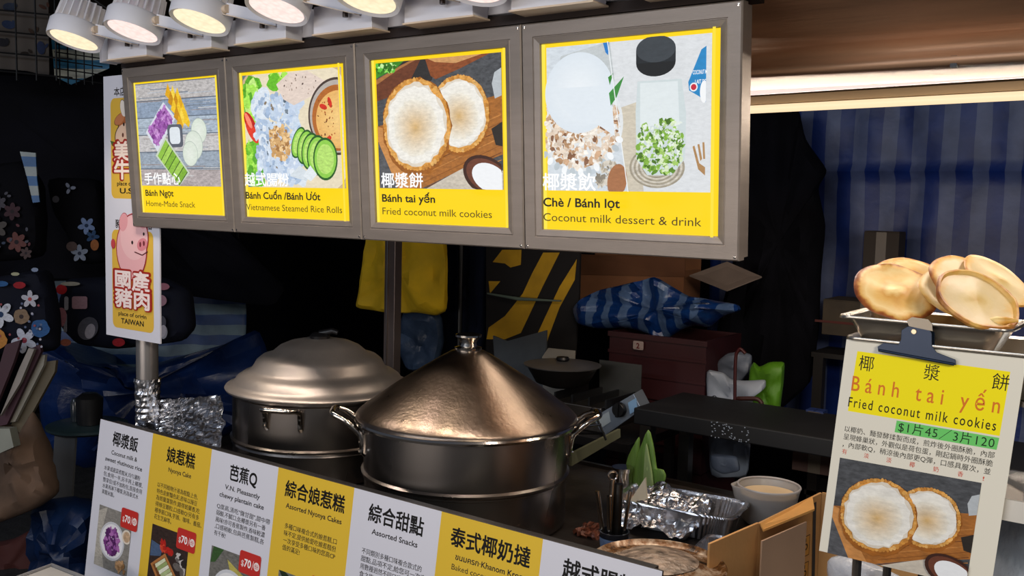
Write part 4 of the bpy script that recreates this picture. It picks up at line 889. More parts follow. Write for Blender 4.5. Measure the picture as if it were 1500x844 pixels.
cookie(1335, 410, -.385, .052, 4, 'rearmost cookie showing only a brown rim on top left of the heap', cm, 6, aspect=.62)
cookie(1352, 414, -.40, .050, -6, 'cookie wedged between the left big cookie and those behind', cm, 7, aspect=.6)
cookie(1420, 416, -.410, .053, -12, 'pale cookie behind the right front one, arching over it', cm2, 8, aspect=.70)
cookie(1400, 430, -.43, .047, -4, 'cookie directly behind the right front cookie, rim just showing', cm2, 9, aspect=.66)
cookie(1312, 427, -.455, .0535, 4, 'big golden cookie with brown centre ring at the left front', cm, 10, aspect=.70)
cookie(1430, 441, -.47, .0525, -14, 'glossy pale cookie with crimped crust rim at the right front', cm2, 11, rim=True, aspect=.68)
# folded crust piece
ca, cb = at(1418, 483, y=-.478), at(1492, 470, y=-.478)
MB().tube([ca.lerp(cb, k/12)+V((0, 0, .004*sin(k/12*pi))) for k in range(13)], [.0015+.0045*sin(k/12*pi)*(1+.15*(k % 2)) for k in range(13)], 10).build('cookie_crust', cm, label='folded crust strip along the bottom of the right front cookie', cat='cookie', smooth=True)
# clear box on lower shelf
sa = at(1497, 660, y=-.47)
t = thing('clear_box', 'clear plastic food box with rolls on the shelf right of the sign', 'box', V((2.74, -.4, 1.2497)))
MB().box((2.66, -.47, 1.2497), (2.83, -.33, 1.345)).build('shell', clearp, t, bevel=.006)
for k in range(3):
    z_ = 1.268+.026*k; MB().tube([V((2.675, -.45, z_)), V((2.74, -.452, z_+.004)), V((2.815, -.45, z_))], [.009, .013, .009], 12).build('pastry_roll', mat('tan_pastry', (176, 132, 62), .4, 0, .3, 30, .3), t, smooth=True)
# paper sign
PWd, PHt = .209, .288
so = at(1240.5, 497, y=YS); U = V((1, 0, -.006)); Dn = V((-.072, 0, -1)); Nf = V((0, -1, 0))
t = thing('paper_sign', 'white paper price sign for fried coconut milk cookies, clipped at right', 'sign', so+V((.1, 0, -PHt)))
q = lambda u, v, n=0: so+U*(u*PWd)+Dn*(v*PHt)+Nf*n
MB().prism([q(0, 0, .001), q(1, 0, .001), q(1, 1, .001), q(0, 1, .001)], Nf*-.0012).build('sheet', mat('paper_white', (228, 222, 206), .45, 0, .03), t)
p = Print(PWd, PHt, .00002)
p.rect(0, 0, 1, 1, 'e8e2d2')
# yellow block: skewed rows follow the print
def pq(x, y): return (x, y)
p.poly([(.075, .048), (.93, .062), (.925, .335), (.065, .325)], 'ffec00')
SK = .014
def row(tx, x0, x1, y, h, col, bold=0, sp=1, y2=None):
    n = len(tx); vs, fs = textmesh(tx, 0 if any(ord(q) > 0x2e00 for q in tx) else bold, sp); a0 = min(v[0] for v in vs); a1 = max(v[0] for v in vs); p._layer(); b = len(p.v); c = (*hexc(col), 0)
    for vx, vy in vs:
        u = (vx-a0)/(a1-a0); X_ = x0+(x1-x0)*u; Y_ = y+SK*(X_)-vy*h; p.v.append((X_*PWd, Y_*PHt, p.z))
    for f in fs: p.f.append(tuple(b+i for i in f)); p.c.append([c]*len(f))
for ch, x in (('椰', .095), ('漿', .475), ('餅', .845)): row(ch, x, x+.088, .125, .075, '1c1808', .008)
row('Bánh tai yến', .068, .905, .228, .098, 'e07a22', .006, 1.6)
row('Fried coconut milk cookies', .062, .90, .303, .064, '1c1808', .006, 1.25)
p.poly([(.36, .335), (.925, .343), (.92, .395), (.357, .388)], '6fcf6a')
row('$1片45／3片120', .375, .905, .375, .054, '163018', 0, 1.1)
for i, (tx, x1) in enumerate((('以椰奶、麵發酵揉製而成，煎炸後外圈酥脆，內部', .915), ('呈現蜂巢狀，外觀似是荷包蛋，剛起鍋時外圈酥脆', .912), ('，內部軟Q，稍涼後內部更Q彈，口感具層次，並', .908))): row(tx, .06, x1, .412+i*.036+.006, .030, '2c2820', .004)
for i, ch in enumerate('有淡淡椰奶香!'): row(ch, .062+.135*i, .062+.135*i+(.03 if ch != '!' else .008), .522, .026, 'd8604c', .004)
art3(p, (.055, .545, .87, 1.0), False)
p.build('print', t, so+Nf*.0014, U, Dn, Nf, PAPER)
# bulldog clip
cc = at(1343, 515, y=YS-.004)
t = thing('bulldog_clip', 'dark blue metal bulldog clip at the top of the paper sign', 'clip', cc)
dk = mat('clip_enamel', (34, 46, 66), .3, .5, .1)
sc = 1/ (FPX/ ((cc-CP).dot(FW)))  # metres per pixel at the clip
P2 = lambda dx, dy: cc+V((1, 0, .02))*dx*sc*1.18+V((0, 0, -1))*dy*sc-U*0
rotc = lambda dx, dy: P2(dx*.99-dy*-.0, dy+dx*.10)
pts = [(-47, 2), (-40, -5), (-22, -6), (-19, -14), (-19, -28), (-12, -35), (12, -38), (17, -30), (18, -12), (24, -4), (46, 2), (47, 10), (-46, 8)]
MB().prism([rotc(*z_)+V((0, -.002, 0)) for z_ in pts], (0, -.0015, 0)).build('front_jaw', dk, t, bevel=.0004)
MB().prism([rotc(x_, y_)+V((0, .012, 0)) for x_, y_ in pts], (0, -.0015, 0)).build('rear_jaw', dk, t)
MB().tube([rotc(-45, 7)+V((0, -.0045, 0)), rotc(45, 9)+V((0, -.0045, 0))], .0018, 8).build('jaw_roll', dk, t, smooth=True)
MB().prism([rotc(*z_)+V((0, -.0052, 0)) for z_ in ((-10, -36), (-13, -44), (-7, -50), (12, -50), (17, -44), (18, -34))], (0, .001, 0)).build('thumb_plate', mat('clip_plate', (120, 112, 100), .3, .8), t, 'bright metal thumb plate')
M_ = lambda c_: Matrix.Translation(c_) @ Matrix.Rotation(pi/2, 4, 'X')
MB().lathe([(0, .001), (.003, .001), (.0035, 0)], (0, 0, 0), 16, M_(rotc(-4, -29)+V((0, -.0038, 0)))).build('rivet', mat('brassy_rivet', (196, 180, 150), .3, .9), t)
# plastic bags under the shelf at right
pillow([at(px, py, y=-.36) for px, py in ((1440, 844), (1448, 790), (1462, 740), (1476, 700), (1500, 690), (1560, 720), (1570, 880), (1450, 900))], .05, None, 4, .8, sub=5).build('plastic_bag', mat('clear_bag', (200, 210, 222), .18, 0, .1, 12, .9, 26, alpha=.55), label='crumpled clear plastic bag below the shelf at the right edge', cat='plastic bag', smooth=True)
pillow([at(px, py, y=-.25) for px, py in ((1212, 822), (1245, 815), (1290, 830), (1330, 850), (1320, 900), (1220, 890))], .03, None, 8, .8).build('plastic_bag', mat('clear_bag', (200, 210, 222), .18), label='small clear plastic bag just under the sign bottom edge', cat='plastic bag', smooth=True)

# ------------------------------------------------------------ background behind the counter
# black rear table
RZ = at(1080, 622, y=1.05).z
t = thing('rear_table', 'black rear table behind the pots with white speckled mat', 'table', (1.5, 1.2, 0))
MB().box((1.30, 1.05, RZ-.055), (2.6, 1.42, RZ)).build('table_top', mat('black_laminate', (9, 9, 11), .6, 0, .2), t, bevel=.004)
for x in (1.34, 2.5):
    for y in (1.08, 1.38): MB().box((x-.02, y-.02, 0), (x+.02, y+.02, RZ-.055)).build('leg', wornsteel, t)
MB().box((1.3, 1.07, .25), (2.6, 1.4, .27)).build('lower_shelf', mat('black_laminate', (9, 9, 11), .6), t)
mb = MB(); rg = random.Random(5)
for k in range(70):
    a_ = at(1040+55*rg.random()+2, 617+32*rg.random()+0, y=1.0495); 
    if RZ-.053 < a_.z < RZ-.002: mb.box((a_.x-.0018, 1.0485, a_.z-.0012), (a_.x+.0018, 1.0497, a_.z+.0012))
if mb.v: mb.build('speckles', mat('white_speck', (150, 160, 175), .5), t, kind='stuff')
# gas stove with round lid
RT2 = RZ; RZ = .80
t = thing('stove_table', 'low dark table under the gas stove behind the conical pot', 'table', (.95, 1.25, 0))
MB().box((.55, 1.06, RZ-.03), (1.28, 1.46, RZ)).build('table_top', darktop, t)
for x in (.58, 1.25):
    for y in (1.09, 1.43): MB().box((x-.015, y-.015, 0), (x+.015, y+.015, RZ-.03)).build('leg', wornsteel, t)
sc0 = at(860, 600, y=1.16)
t = thing('gas_stove', 'silver table gas stove with black control knob and raised wind shield', 'stove', (sc0.x, 1.2, RZ), .25)
g = lambda px, py, y=1.1: at(px, py, y=y)
pp = [g(868, 612), g(928, 577), g(940, 600), g(884, 640)]
MB().prism(pp, (-.02, .10, 0.0)).build('control_panel', mat('stove_silver', (150, 162, 176), .35, .6, .1), t, bevel=.002)
kc = g(908, 600, 1.092); Mk = Matrix.Translation(kc) @ Matrix.Rotation(pi/2, 4, 'X')
kn = MB().lathe([(0, .016), (.022, .016), (.025, .012), (.026, 0)], (0, 0, 0), 28, Mk).build('control_knob', black_m, t, smooth=True); MB().box((-.005, -.024, .016), (.005, .024, .024), Mk).build('knob_grip', black_m, kn)
MB().prism([g(920, 590, 1.098), g(932, 583, 1.098), g(934, 600, 1.098), g(923, 607, 1.098)], (0, -.001, 0)).build('sticker', mat('pale_blue_label', (130, 168, 205), .5), t)
MB().prism([g(876, 612, 1.098), g(892, 603, 1.098), g(895, 618, 1.098), g(881, 627, 1.098)], (0, -.001, 0)).build('sticker', mat('pale_label', (168, 180, 186), .5), t)
MB().box((g(790, 600).x, 1.14, RZ), (g(872, 600).x, 1.40, RZ+.09)).build('stove_body', wornsteel, t, bevel=.004)
for k in range(4):
    x_ = g(800+k*25, 600).x; MB().box((x_, 1.15, RZ+.09), (x_+.008, 1.38, RZ+.12)).build('pan_support', black_m, t)
MB().prism([at(878, 527, y=1.36), at(940, 535, y=1.36), at(938, 600, y=1.36), at(878, 600, y=1.36)], (0, .003, 0)).build('wind_shield', mat('shield_steel', (110, 110, 106), .3, .9, .15), t)
pl = at(824, 533, y=1.25)
t = thing('covered_wok', 'black wok on the stove covered by a flat round grey lid', 'wok', (pl.x, pl.y, RZ+.1))
MB().lathe([(0, RZ+.121), (.05, RZ+.122), (.10, RZ+.14), (.135, pl.z-.01), (.14, pl.z-.005)], (pl.x, pl.y, 0), 40).build('wok_body', mat('wok_black', (40, 36, 34), .4, .5), t, smooth=True)
MB().lathe([(.145, pl.z-.006), (.147, pl.z-.002), (.10, pl.z+.006), (.04, pl.z+.010), (0, pl.z+.011)], (pl.x, pl.y, 0), 48).build('lid', mat('grey_lid', (112, 108, 106), .4, .6), t, smooth=True)
MB().lathe([(.02, pl.z+.010), (.026, pl.z+.018), (.022, pl.z+.026), (0, pl.z+.027)], (pl.x, pl.y, 0), 20).build('lid_knob', black_m, t, smooth=True)
# grey sheets behind the conical lid
MB().prism([at(722, 492, y=1.46), at(742, 500, y=1.46), at(800, 484, y=1.46), at(797, 600, y=1.46), at(730, 610, y=1.46)], (0, .01, 0)).build('steel_sheet', mat('dull_sheet', (92, 98, 104), .5, .5), label='dull grey metal sheet standing behind the conical lid', cat='sheet')
MB().prism([at(794, 523, y=1.44), at(803, 510, y=1.44), at(842, 514, y=1.44), at(838, 600, y=1.44), at(796, 600, y=1.44)], (0, .006, 0)).build('paper_note', mat('paper_grey', (140, 134, 124), .8), label='small crumpled paper lying behind the round grey lid', cat='paper')
# green-grey table edge strip right of the pot
MB().prism([at(834, 664, y=.85), at(905, 628, y=1.0), at(905, 640, y=1.0), at(834, 682, y=.85)], (.01, .0, -.0)).build('table_rail', mat('greenish_rail', (98, 100, 78), .6), label='greenish metal rail running back from the conical pot', cat='rail')
# wire rack right of pot
t = thing('burner_rack', 'small black wire burner rack beside the right pot handle', 'rack', at(865, 640, y=.8))
for a_, b_ in (((845, 635), (868, 598)), ((868, 598), (888, 645)), ((845, 635), (885, 635)), ((850, 626), (880, 622))): MB().tube([at(*a_, y=.85), at(*b_, y=.85)], .004, 8).build('wire', chrome if a_ == (850, 626) else black_m, t)

# yellow cloth, blue bag below, navy cloth, hazard tape cloth
fold = lambda x: .35*sin(x.x*34+x.z*3)
yc = pillow([at(px, py, y=1.5) for px, py in ((540, 318), (562, 318), (600, 318), (650, 318), (656, 380), (655, 455), (640, 463), (612, 458), (590, 459), (565, 458), (522, 451), (527, 430), (533, 380))], .05, (.4, -1, 0), 5, .5, folds=fold, sub=5).build('yellow_cloth', yellowc, label='bright yellow cloth bag hanging behind the thin pole', cat='cloth', smooth=True)
pillow([at(px, py, y=1.56) for px, py in ((590, 450), (645, 455), (650, 500), (640, 540), (600, 545), (585, 520))], .04, (.4, -1, 0), 9, .6).build('plastic_bag', mat('grey_blue_bag', (50, 66, 90), .35, 0, .35, 9, .7, 20), label='translucent grey blue bag hanging under the yellow cloth', cat='plastic bag', smooth=True)
pillow([at(px, py, y=1.70) for px, py in ((650, 315), (718, 315), (715, 420), (712, 520), (650, 530), (640, 470))], .04, (.4, -1, 0), 11, .5, folds=fold).build('navy_curtain', navy, label='dark navy cloth hanging right of the yellow cloth', cat='cloth', smooth=True)
t = thing('hazard_cloth', 'black cloth with slanted yellow bands behind the conical lid', 'cloth', at(780, 520, y=1.62))
hb = [at(px, py, y=1.65) for px, py in ((712, 345), (850, 350), (848, 430), (842, 520), (712, 530))]
MB().prism(hb, (0, .012, 0)).build('backing', mat('hazard_black', (20, 17, 18), .8), t)
def stripe(pts, y=1.6485): MB().prism([at(px, py, y=y) for px, py in pts], (0, -.0015, 0)).build('yellow_band', mat('hazard_yellow', (196, 152, 28), .8, 0, .2, 8), t)
stripe([(796, 370), (820, 370), (795, 420), (763, 488), (740, 497), (713, 497), (716, 480), (740, 463), (752, 448), (766, 430), (780, 400)]); stripe([(845, 380), (842, 410), (820, 450), (805, 490), (795, 520), (780, 520), (787, 490), (800, 462), (820, 420)])
stripe([(722, 384), (736, 366), (764, 366), (763, 388), (748, 392), (740, 386)]); stripe([(718, 430), (716, 412), (733, 412)])
MB().tube([at(714, 430, y=1.63), at(760, 438, y=1.62), at(822, 441, y=1.63)], [.004, .008, .003], 8).build('tie_string', mat('pale_green_tie', (96, 112, 102), .6), t, 'pale green tie string')

rk = thing('hanging_rack', 'black rack bar the yellow and navy cloths hang from, behind the light boxes', 'rack', (.3, 1.6, 0))
zr = at(590, 322, y=1.5).z
xr = at(674, 450, y=1.62).x
for x_ in (-1.5, xr): MB().tube([V((x_, 1.62, 0)), V((x_, 1.62, zr))], .012, 10).build('upright', black_m, rk)
MB().tube([V((-1.5, 1.62, zr)), V((xr+.08, 1.62, zr))], .012, 10).build('bar', black_m, rk)
# carton, flap, bags, crates
cx0 = at(838, 380, y=1.95)
t = thing('cardboard_box', 'brown cardboard carton with raised flap behind the blue striped bag', 'box', V((1.0, 2.1, 1.18)))
a0, a1 = at(845, 372, y=1.95), at(1003, 378, y=1.95); zb = at(900, 445, y=1.95).z
MB().box((a0.x, 1.95, zb), (a1.x, 1.956, a0.z-.045)).build('side_panel', cardb2, t); MB().box((a1.x-.006, 1.956, zb), (a1.x, 2.11, a0.z-.045)).build('side_panel', cardb2, t)
MB().box((a0.x, 2.11, zb), (a1.x, 2.116, a0.z-.0)).build('side_panel', cardb2, t); MB().box((a0.x, 1.956, zb), (a0.x+.006, 2.11, a0.z-.03)).build('side_panel', cardb2, t); MB().box((a0.x, 1.95, zb-.006), (a1.x, 2.116, zb)).build('bottom', cardb2, t)
MB().prism([at(845, 402, y=1.945), at(1003, 406, y=1.945), at(1003, 380, y=1.90), at(845, 372, y=1.90)], (0, .005, 0)).build('flap', mat('flap_card', (104, 66, 42), .85), t)
MB().prism([at(1010, 405, y=1.90), at(1065, 385, y=1.98), at(1116, 407, y=1.95), at(1065, 427, y=1.84)], (0, .0, .005)).build('flap', mat('grey_flap', (112, 98, 90), .85), t, 'greyish open flap pointing right')
sb = stripes('striped_bag', (14, 52, 112), (84, 110, 150), .085, 0, .55, .03, .3, .7)
crz = at(900, 500, y=1.55).z
bp_ = [at(px, py, y=1.62) for px, py in ((838, 452), (850, 438), (880, 424), (930, 414), (960, 405), (985, 420), (1010, 435), (1045, 440), (1082, 446), (1086, 455), (1060, 462), (1040, 480), (1020, 475), (1000, 482), (965, 505), (950, 490), (920, 480), (875, 482), (845, 475))]
pillow(bp_, .07, (.4, -1, .2), 21, .7, sub=4).build('striped_bag', sb, label='blue and white striped plastic bag lying on the red crates', cat='plastic bag', smooth=True)
redm = mat('crate_red', (50, 12, 17), .55, 0, .2, 6)
def crate(name, lab, x0, x1, y0, y1, z0, z1, two=False):
    t = thing(name, lab, 'crate', ((x0+x1)/2, (y0+y1)/2, z0), 0, 'red plastic crates')
    for a_, b_ in (((x0, y0, z0), (x1, y0+.012, z1)), ((x0, y1-.012, z0), (x1, y1, z1)), ((x0, y0+.012, z0), (x0+.012, y1-.012, z1)), ((x1-.012, y0+.012, z0), (x1, y1-.012, z1)), ((x0+.012, y0+.012, z0), (x1-.012, y1-.012, z0+.01))): MB().box(a_, b_).build('wall', redm, t)
    for q in (.33, .66): MB().box((x0-.004, y0-.004, z0+(z1-z0)*q), (x1+.004, y0, z0+(z1-z0)*q+.012)).build('rib', redm, t)
    MB().box((x0-.006, y0-.006, z1-.02), (x1+.006, y0, z1)).build('rim', redm, t)
    return t
ka, kb_ = at(893, 500, y=1.55), at(1035, 500, y=1.55)
ktop = at(960, 492, y=1.55).z
tc1 = crate('plastic_crate', 'upper red plastic crate with white printed mark, under the striped bag', ka.x, kb_.x, 1.55, 1.88, ktop-.25, ktop)
crate('plastic_crate', 'lower dark red plastic crate beneath the other crate', ka.x, kb_.x, 1.55, 1.88, ktop-.51, ktop-.255)
crate('plastic_crate', 'bottom red plastic crate standing on the floor, mostly hidden', ka.x, kb_.x, 1.55, 1.88, .002, ktop-.515)
mk = at(935, 506, y=1.54); p = Print(1, 1); p.rrect(-.022, -.017, .024, .017, .006, '9a8a86', .2, 1); p.text('2', -.008, .012, .03, '5a1418', None, .03); p.build('label', tc1, V((mk.x, 1.538, mk.z)), (1, 0, 0), (.0, 0, -1), (0, -1, 0), PAPER)
# shopping bags hanging behind the black table
def bag(name, lab, pts, y, m_, th, seed): return pillow([at(px, py, y=y) for px, py in pts], th, (.3, -1, 0), seed, .6, sub=5).build(name, m_, label=lab, cat='bag', smooth=True)
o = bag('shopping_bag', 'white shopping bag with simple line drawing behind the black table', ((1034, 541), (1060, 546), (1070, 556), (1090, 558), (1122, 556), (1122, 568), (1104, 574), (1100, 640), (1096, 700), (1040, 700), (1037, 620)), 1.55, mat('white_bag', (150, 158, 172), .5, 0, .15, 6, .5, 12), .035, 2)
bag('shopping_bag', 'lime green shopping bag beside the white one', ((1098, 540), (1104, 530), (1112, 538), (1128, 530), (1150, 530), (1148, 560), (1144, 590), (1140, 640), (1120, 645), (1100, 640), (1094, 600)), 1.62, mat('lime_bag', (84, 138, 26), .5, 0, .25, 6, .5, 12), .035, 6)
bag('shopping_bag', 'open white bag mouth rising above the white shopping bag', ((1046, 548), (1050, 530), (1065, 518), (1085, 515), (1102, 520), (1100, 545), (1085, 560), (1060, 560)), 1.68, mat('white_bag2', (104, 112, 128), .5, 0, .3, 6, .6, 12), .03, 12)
p = Print(1, 1); 
for (x0, y0, x1, y1) in ((0, 0, .02, -.012), (.02, -.012, .04, 0), (.04, 0, .045, .03), (.045, .03, .03, .045), (.03, .045, .05, .08), (.05, .08, .04, .12), (0, .045, -.01, .10)): p.line(x0, y0, x1, y1, .004, '20242a')
lp = at(1040, 583, y=1.50); p.build('line_drawing', o, V((lp.x, 1.494, lp.z)), (1, 0, 0), (0, 0, -1), (0, -1, 0), PAPER)
hk = at(1076, 515, y=1.45)
mb = bent([at(1076, 640, y=1.45), at(1077, 520, y=1.45), at(1084, 510, y=1.45), at(1092, 518, y=1.45)], .006); mb.build('red_umbrella', mat('umbrella_red', (60, 12, 16), .5), label='thin dark red umbrella shaft standing between the bags', cat='umbrella', smooth=True)
bent([at(1080, 584, y=1.48), at(1110, 584, y=1.48), at(1117, 592, y=1.48), at(1103, 604, y=1.48), at(1102, 625, y=1.48)], .008).build('cane_handle', mat('umbrella_brown', (58, 26, 20), .5), label='curved dark brown cane handle in front of the bags', cat='cane', smooth=True)
# black coat hanging before the tarp
coat = pillow([at(px, py, y=2.2) for px, py in ((1086, 150), (1130, 150), (1170, 158), (1180, 205), (1213, 250), (1198, 275), (1210, 330), (1203, 400), (1200, 480), (1190, 560), (1120, 620), (1040, 600), (1050, 480), (1075, 380), (1083, 280))], .07, (.3, -1, 0), 31, .4, folds=lambda x: .4*sin(x.x*40), sub=5)
coat.build('black_coat', dark_cloth, label='black coat hanging in front of the striped tarpaulin', cat='coat', smooth=True)
pillow([at(px, py, y=2.34) for px, py in ((1084, 270), (1124, 290), (1108, 320), (1098, 360), (1084, 366))], .02, (.3, -1, 0), 32, .6).build('blue_bag', stripes('small_blue', (26, 58, 120), (70, 96, 150), .04, 0, .5, .02), label='scrap of blue plastic showing left of the black coat', cat='plastic bag', smooth=True)
# dim boxes at right behind
def cart(name, lab, px0, px1, py0, py1, y, d, m_, cat='box'):
    a_, b_ = at(px0, py0, y=y), at(px1, py1, y=y)
    t = thing(name, lab, cat, ((a_.x+b_.x)/2, y+d/2, b_.z)); MB().box((a_.x, y, b_.z), (b_.x, y+d, a_.z-.004)).build('carton', m_, t, bevel=.002)
    MB().box(((a_.x+b_.x)/2-.02, y-.0012, b_.z+.001), ((a_.x+b_.x)/2+.02, y-.0002, a_.z-.004)).build('tape', mat('carton_tape', (88, 76, 62), .4), t)
    MB().box((a_.x+.001, y+.001, a_.z-.0035), ((a_.x+b_.x)/2-.001, y+d-.001, a_.z)).build('flap', m_, t); MB().box(((a_.x+b_.x)/2+.001, y+.001, a_.z-.0035), (b_.x-.001, y+d-.001, a_.z)).build('flap', m_, t)
    return t
s0 = at(1190, 508, y=2.15)
SY = 2.14
t = thing('storage_shelf', 'dark storage shelf at the back right behind the cookies', 'shelf', (2.1, 2.1, 0))
for z_ in (s0.z-.02, at(1180, 640, y=2.15).z-.22): MB().box((s0.x+.0, SY, z_-.02), (3.2, 2.36, z_)).build('shelf_board', mat('shelf_dark', (26, 22, 20), .6), t)
for x_ in (s0.x+.03, 3.15): MB().box((x_-.02, SY, 0), (x_+.02, SY+.04, 2.0 if x_ > 3 else s0.z-.04)).build('upright', mat('shelf_dark', (26, 22, 20), .6), t)
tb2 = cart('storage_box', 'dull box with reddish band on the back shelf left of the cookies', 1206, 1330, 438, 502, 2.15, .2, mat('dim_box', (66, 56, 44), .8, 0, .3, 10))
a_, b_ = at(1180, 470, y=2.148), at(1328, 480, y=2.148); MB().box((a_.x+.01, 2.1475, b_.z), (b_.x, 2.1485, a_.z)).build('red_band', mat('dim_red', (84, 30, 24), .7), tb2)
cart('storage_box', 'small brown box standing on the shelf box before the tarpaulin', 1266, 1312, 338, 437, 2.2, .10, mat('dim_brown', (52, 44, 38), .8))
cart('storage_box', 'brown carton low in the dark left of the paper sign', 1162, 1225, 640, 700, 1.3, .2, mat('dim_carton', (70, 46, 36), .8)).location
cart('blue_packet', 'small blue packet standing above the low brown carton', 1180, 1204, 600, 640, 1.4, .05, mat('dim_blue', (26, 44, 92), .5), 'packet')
# under rear table: pale bag bottoms
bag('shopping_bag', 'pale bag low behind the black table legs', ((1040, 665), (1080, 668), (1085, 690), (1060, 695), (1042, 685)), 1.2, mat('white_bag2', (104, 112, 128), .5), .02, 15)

# ------------------------------------------------------------ neighbouring bag stall at left
def flower(p, x, y, r, col, cc, n=5, rot=0):
    for k in range(n): q = rot+2*pi*k/n; p.ell(x+r*.55*cos(q), y+r*.55*sin(q), r*.45, r*.28, col, .2, q, seg=12)
    p.ell(x, y, r*.22, r*.22, cc, .2, seg=10)
def facing(s): return (CP-FW*0)
def dbag(lab, pts, s, th, seed, deco, name='cloth_bag', m_=None, cat='bag'):
    t = thing(name, lab, cat, at(pts[-1][0], pts[-1][1], s=s)-V((0, 0, .05)))
    P = [at(px, py, s=s) for px, py in pts]
    pillow(P, th, -FW, seed, .12, sub=5).build('bag_body', m_ or navy_bag, t, smooth=True)
    if deco:
        p = Print(1, 1, .0001); k = s/FPX; ox, oy = pts[0]; 
        deco(p, lambda px, py: ((px-ox)*k, (py-oy)*k), k)
        p.build('pattern', t, at(ox, oy, s=s)-FW*(th*1.22), RT, -UP, -FW, CLOTHP)
    return t
navy_bag = mat('navy_bag_cloth', (15, 18, 32), .85, 0, .2, 10, .2, 40, spec=.2)
def deco1(p, g, k):
    for px, py, r, c, cc in ((18, 460, 20, 'b8bcc8', '283c5c'), (60, 438, 13, 'a8a8b4', 'a04a4a'), (52, 497, 19, 'a8acbc', '7a2a3a')): flower(p, *g(px, py), r*k, c, cc, 5, px)
    for px, py, r, c, cc in ((12, 496, 15, 'a8743a', '5a5a60'), (48, 463, 11, '7a6654', '3a3030'), (75, 480, 13, '2c5080', '1c3456')):
        p.ell(*g(px, py), r*k, r*k, c, .2, wob=.12, seg=16); p.ell(*g(px, py), r*k*.3, r*k*.3, cc, seg=10)
    rg = random.Random(2)
    for q in range(34): x, y = 6+74*rg.random(), 432+78*rg.random(); p.ell(*g(x, y), k*1.8, k*1.8, rg.choice(['a0a0b0', '5a6480', '8a4a50']), seg=8)
    p.ell(*g(46, 418), 9*k, 5*k, '8a2028', .2, seg=12); p.ell(*g(20, 416), 10*k, 4*k, '2c5484', .2); p.ell(*g(40, 402), 6*k, 2.5*k, '9a9a80'); p.ell(*g(68, 396), 5*k, 3*k, '7a86a0')
dbag('navy floral cloth bag with white and ochre flowers at the left edge', ((0, 405), (70, 393), (80, 430), (86, 480), (85, 515), (-30, 520), (-60, 410)), 3.75, .07, 1, deco1)
def deco2(p, g, k):
    for x0, y0, x1, y1, c in ((119, 434, 141, 452, '94747e'), (108, 434, 114, 454, '84848e'), (107, 458, 112, 486, '747480')): p.rrect(*g(x0, y0), *g(x1, y1), 3*k, c, .15, 1)
    p.ell(*g(102, 465), 9*k, 15*k, '8a5a64', .2, .2); p.ell(*g(142, 480), 14*k, 17*k, '4a4a54', .2, .5); p.ell(*g(145, 484), 7*k, 11*k, '9a96a0', .1, .3)
    p.ell(*g(186, 500), 9*k, 6*k, '941c24', .2); p.ell(*g(104, 424), 8*k, 7*k, '94161c', .2); p.ell(*g(110, 500), 8*k, 5*k, '9a5a4a', .2); p.ell(*g(117, 416), 14*k, 3*k, '8a8478', .2)
    p.ell(*g(250, 485), 6*k, 10*k, '84848e', .1); p.ell(*g(247, 440), 8*k, 8*k, '8c6a78', .1); p.ell(*g(250, 420), 9*k, 5*k, '8c5a68'); p.ell(*g(244, 475), 9*k, 14*k, '44444e', .1, .4); p.ell(*g(249, 484), 5*k, 9*k, '9a96a0', .1, .2)
dbag('dark handbag with pink and grey cat shapes behind the tall sign', ((95, 420), (100, 408), (160, 405), (240, 405), (282, 425), (288, 480), (270, 500), (170, 512), (115, 505), (92, 480), (88, 445)), 4.05, .07, 2, deco2)
def deco3(p, g, k):
    rg = random.Random(9)
    for px, py, r, c in ((8, 335, 17, '4a4644'), (38, 356, 15, '5e3c3a'), (12, 300, 12, '44424a'), (32, 312, 13, '3c2a30'), (6, 365, 10, '3c3c48'), (52, 372, 9, '4a3c3c')): flower(p, *g(px, py), r*k, c, '2a2428', 6, px)
    for q in range(18): x, y = 60*rg.random(), 245+120*rg.random(); p.ell(*g(x, y), 3*k, 2*k, rg.choice(['4a4a54', '54343a', '3a4456']), .2, q, seg=8)
dbag('dim black backpack with faded flowers hanging above the floral bag', ((0, 240), (40, 235), (62, 270), (66, 330), (64, 378), (-20, 385), (-40, 250)), 3.9, .06, 3, deco3, m_=mat('black_bag_cloth', (10, 10, 15), .9, spec=.1))
def deco4(p, g, k):
    flower(p, *g(136, 332), 13*k, '64769a', '20304a', 5, .4); flower(p, *g(126, 372), 13*k, '6e7686', '2a3040', 5, .9); flower(p, *g(145, 348), 10*k, '284060', '1a2840', 5); p.ell(*g(115, 362), 8*k, 7*k, '4a3c3a', .2); p.ell(*g(148, 360), 6*k, 8*k, '84502c', .2); flower(p, *g(112, 278), 9*k, '747a8c', '2a3040', 3, 2); p.ell(*g(92, 294), 5*k, 5*k, '4a4a54'); p.ell(*g(72, 283), 5*k, 5*k, '34343e')
dbag('dark hanging pouch with pale blue flowers left of the tall sign', ((70, 260), (150, 262), (156, 320), (158, 385), (115, 388), (104, 350), (80, 310)), 4.1, .05, 4, deco4, m_=mat('black_bag_cloth', (10, 10, 15), .9, spec=.1))
# black curtain mass behind the bags
pillow([at(px, py, s=4.5) for px, py in ((-80, 108), (60, 112), (150, 95), (200, 110), (330, 330), (420, 420), (400, 450), (250, 430), (100, 410), (-80, 420))], .05, -FW, 5, .5, sub=5).build('black_curtain', dark_cloth, label='black cloth hanging behind the bags of the neighbouring stall', cat='curtain', smooth=True)
# striped strap
MB().prism([at(px, py, s=3.72) for px, py in ((29, 222), (52, 224), (54, 262), (58, 296), (48, 297), (40, 262))], FW*.006).build('striped_strap', stripes('strap_stripes', (40, 96, 150), (150, 160, 160), .075, 2, .5, .02, .5, .2), label='blue and white striped strap end hanging among dark bags', cat='strap')
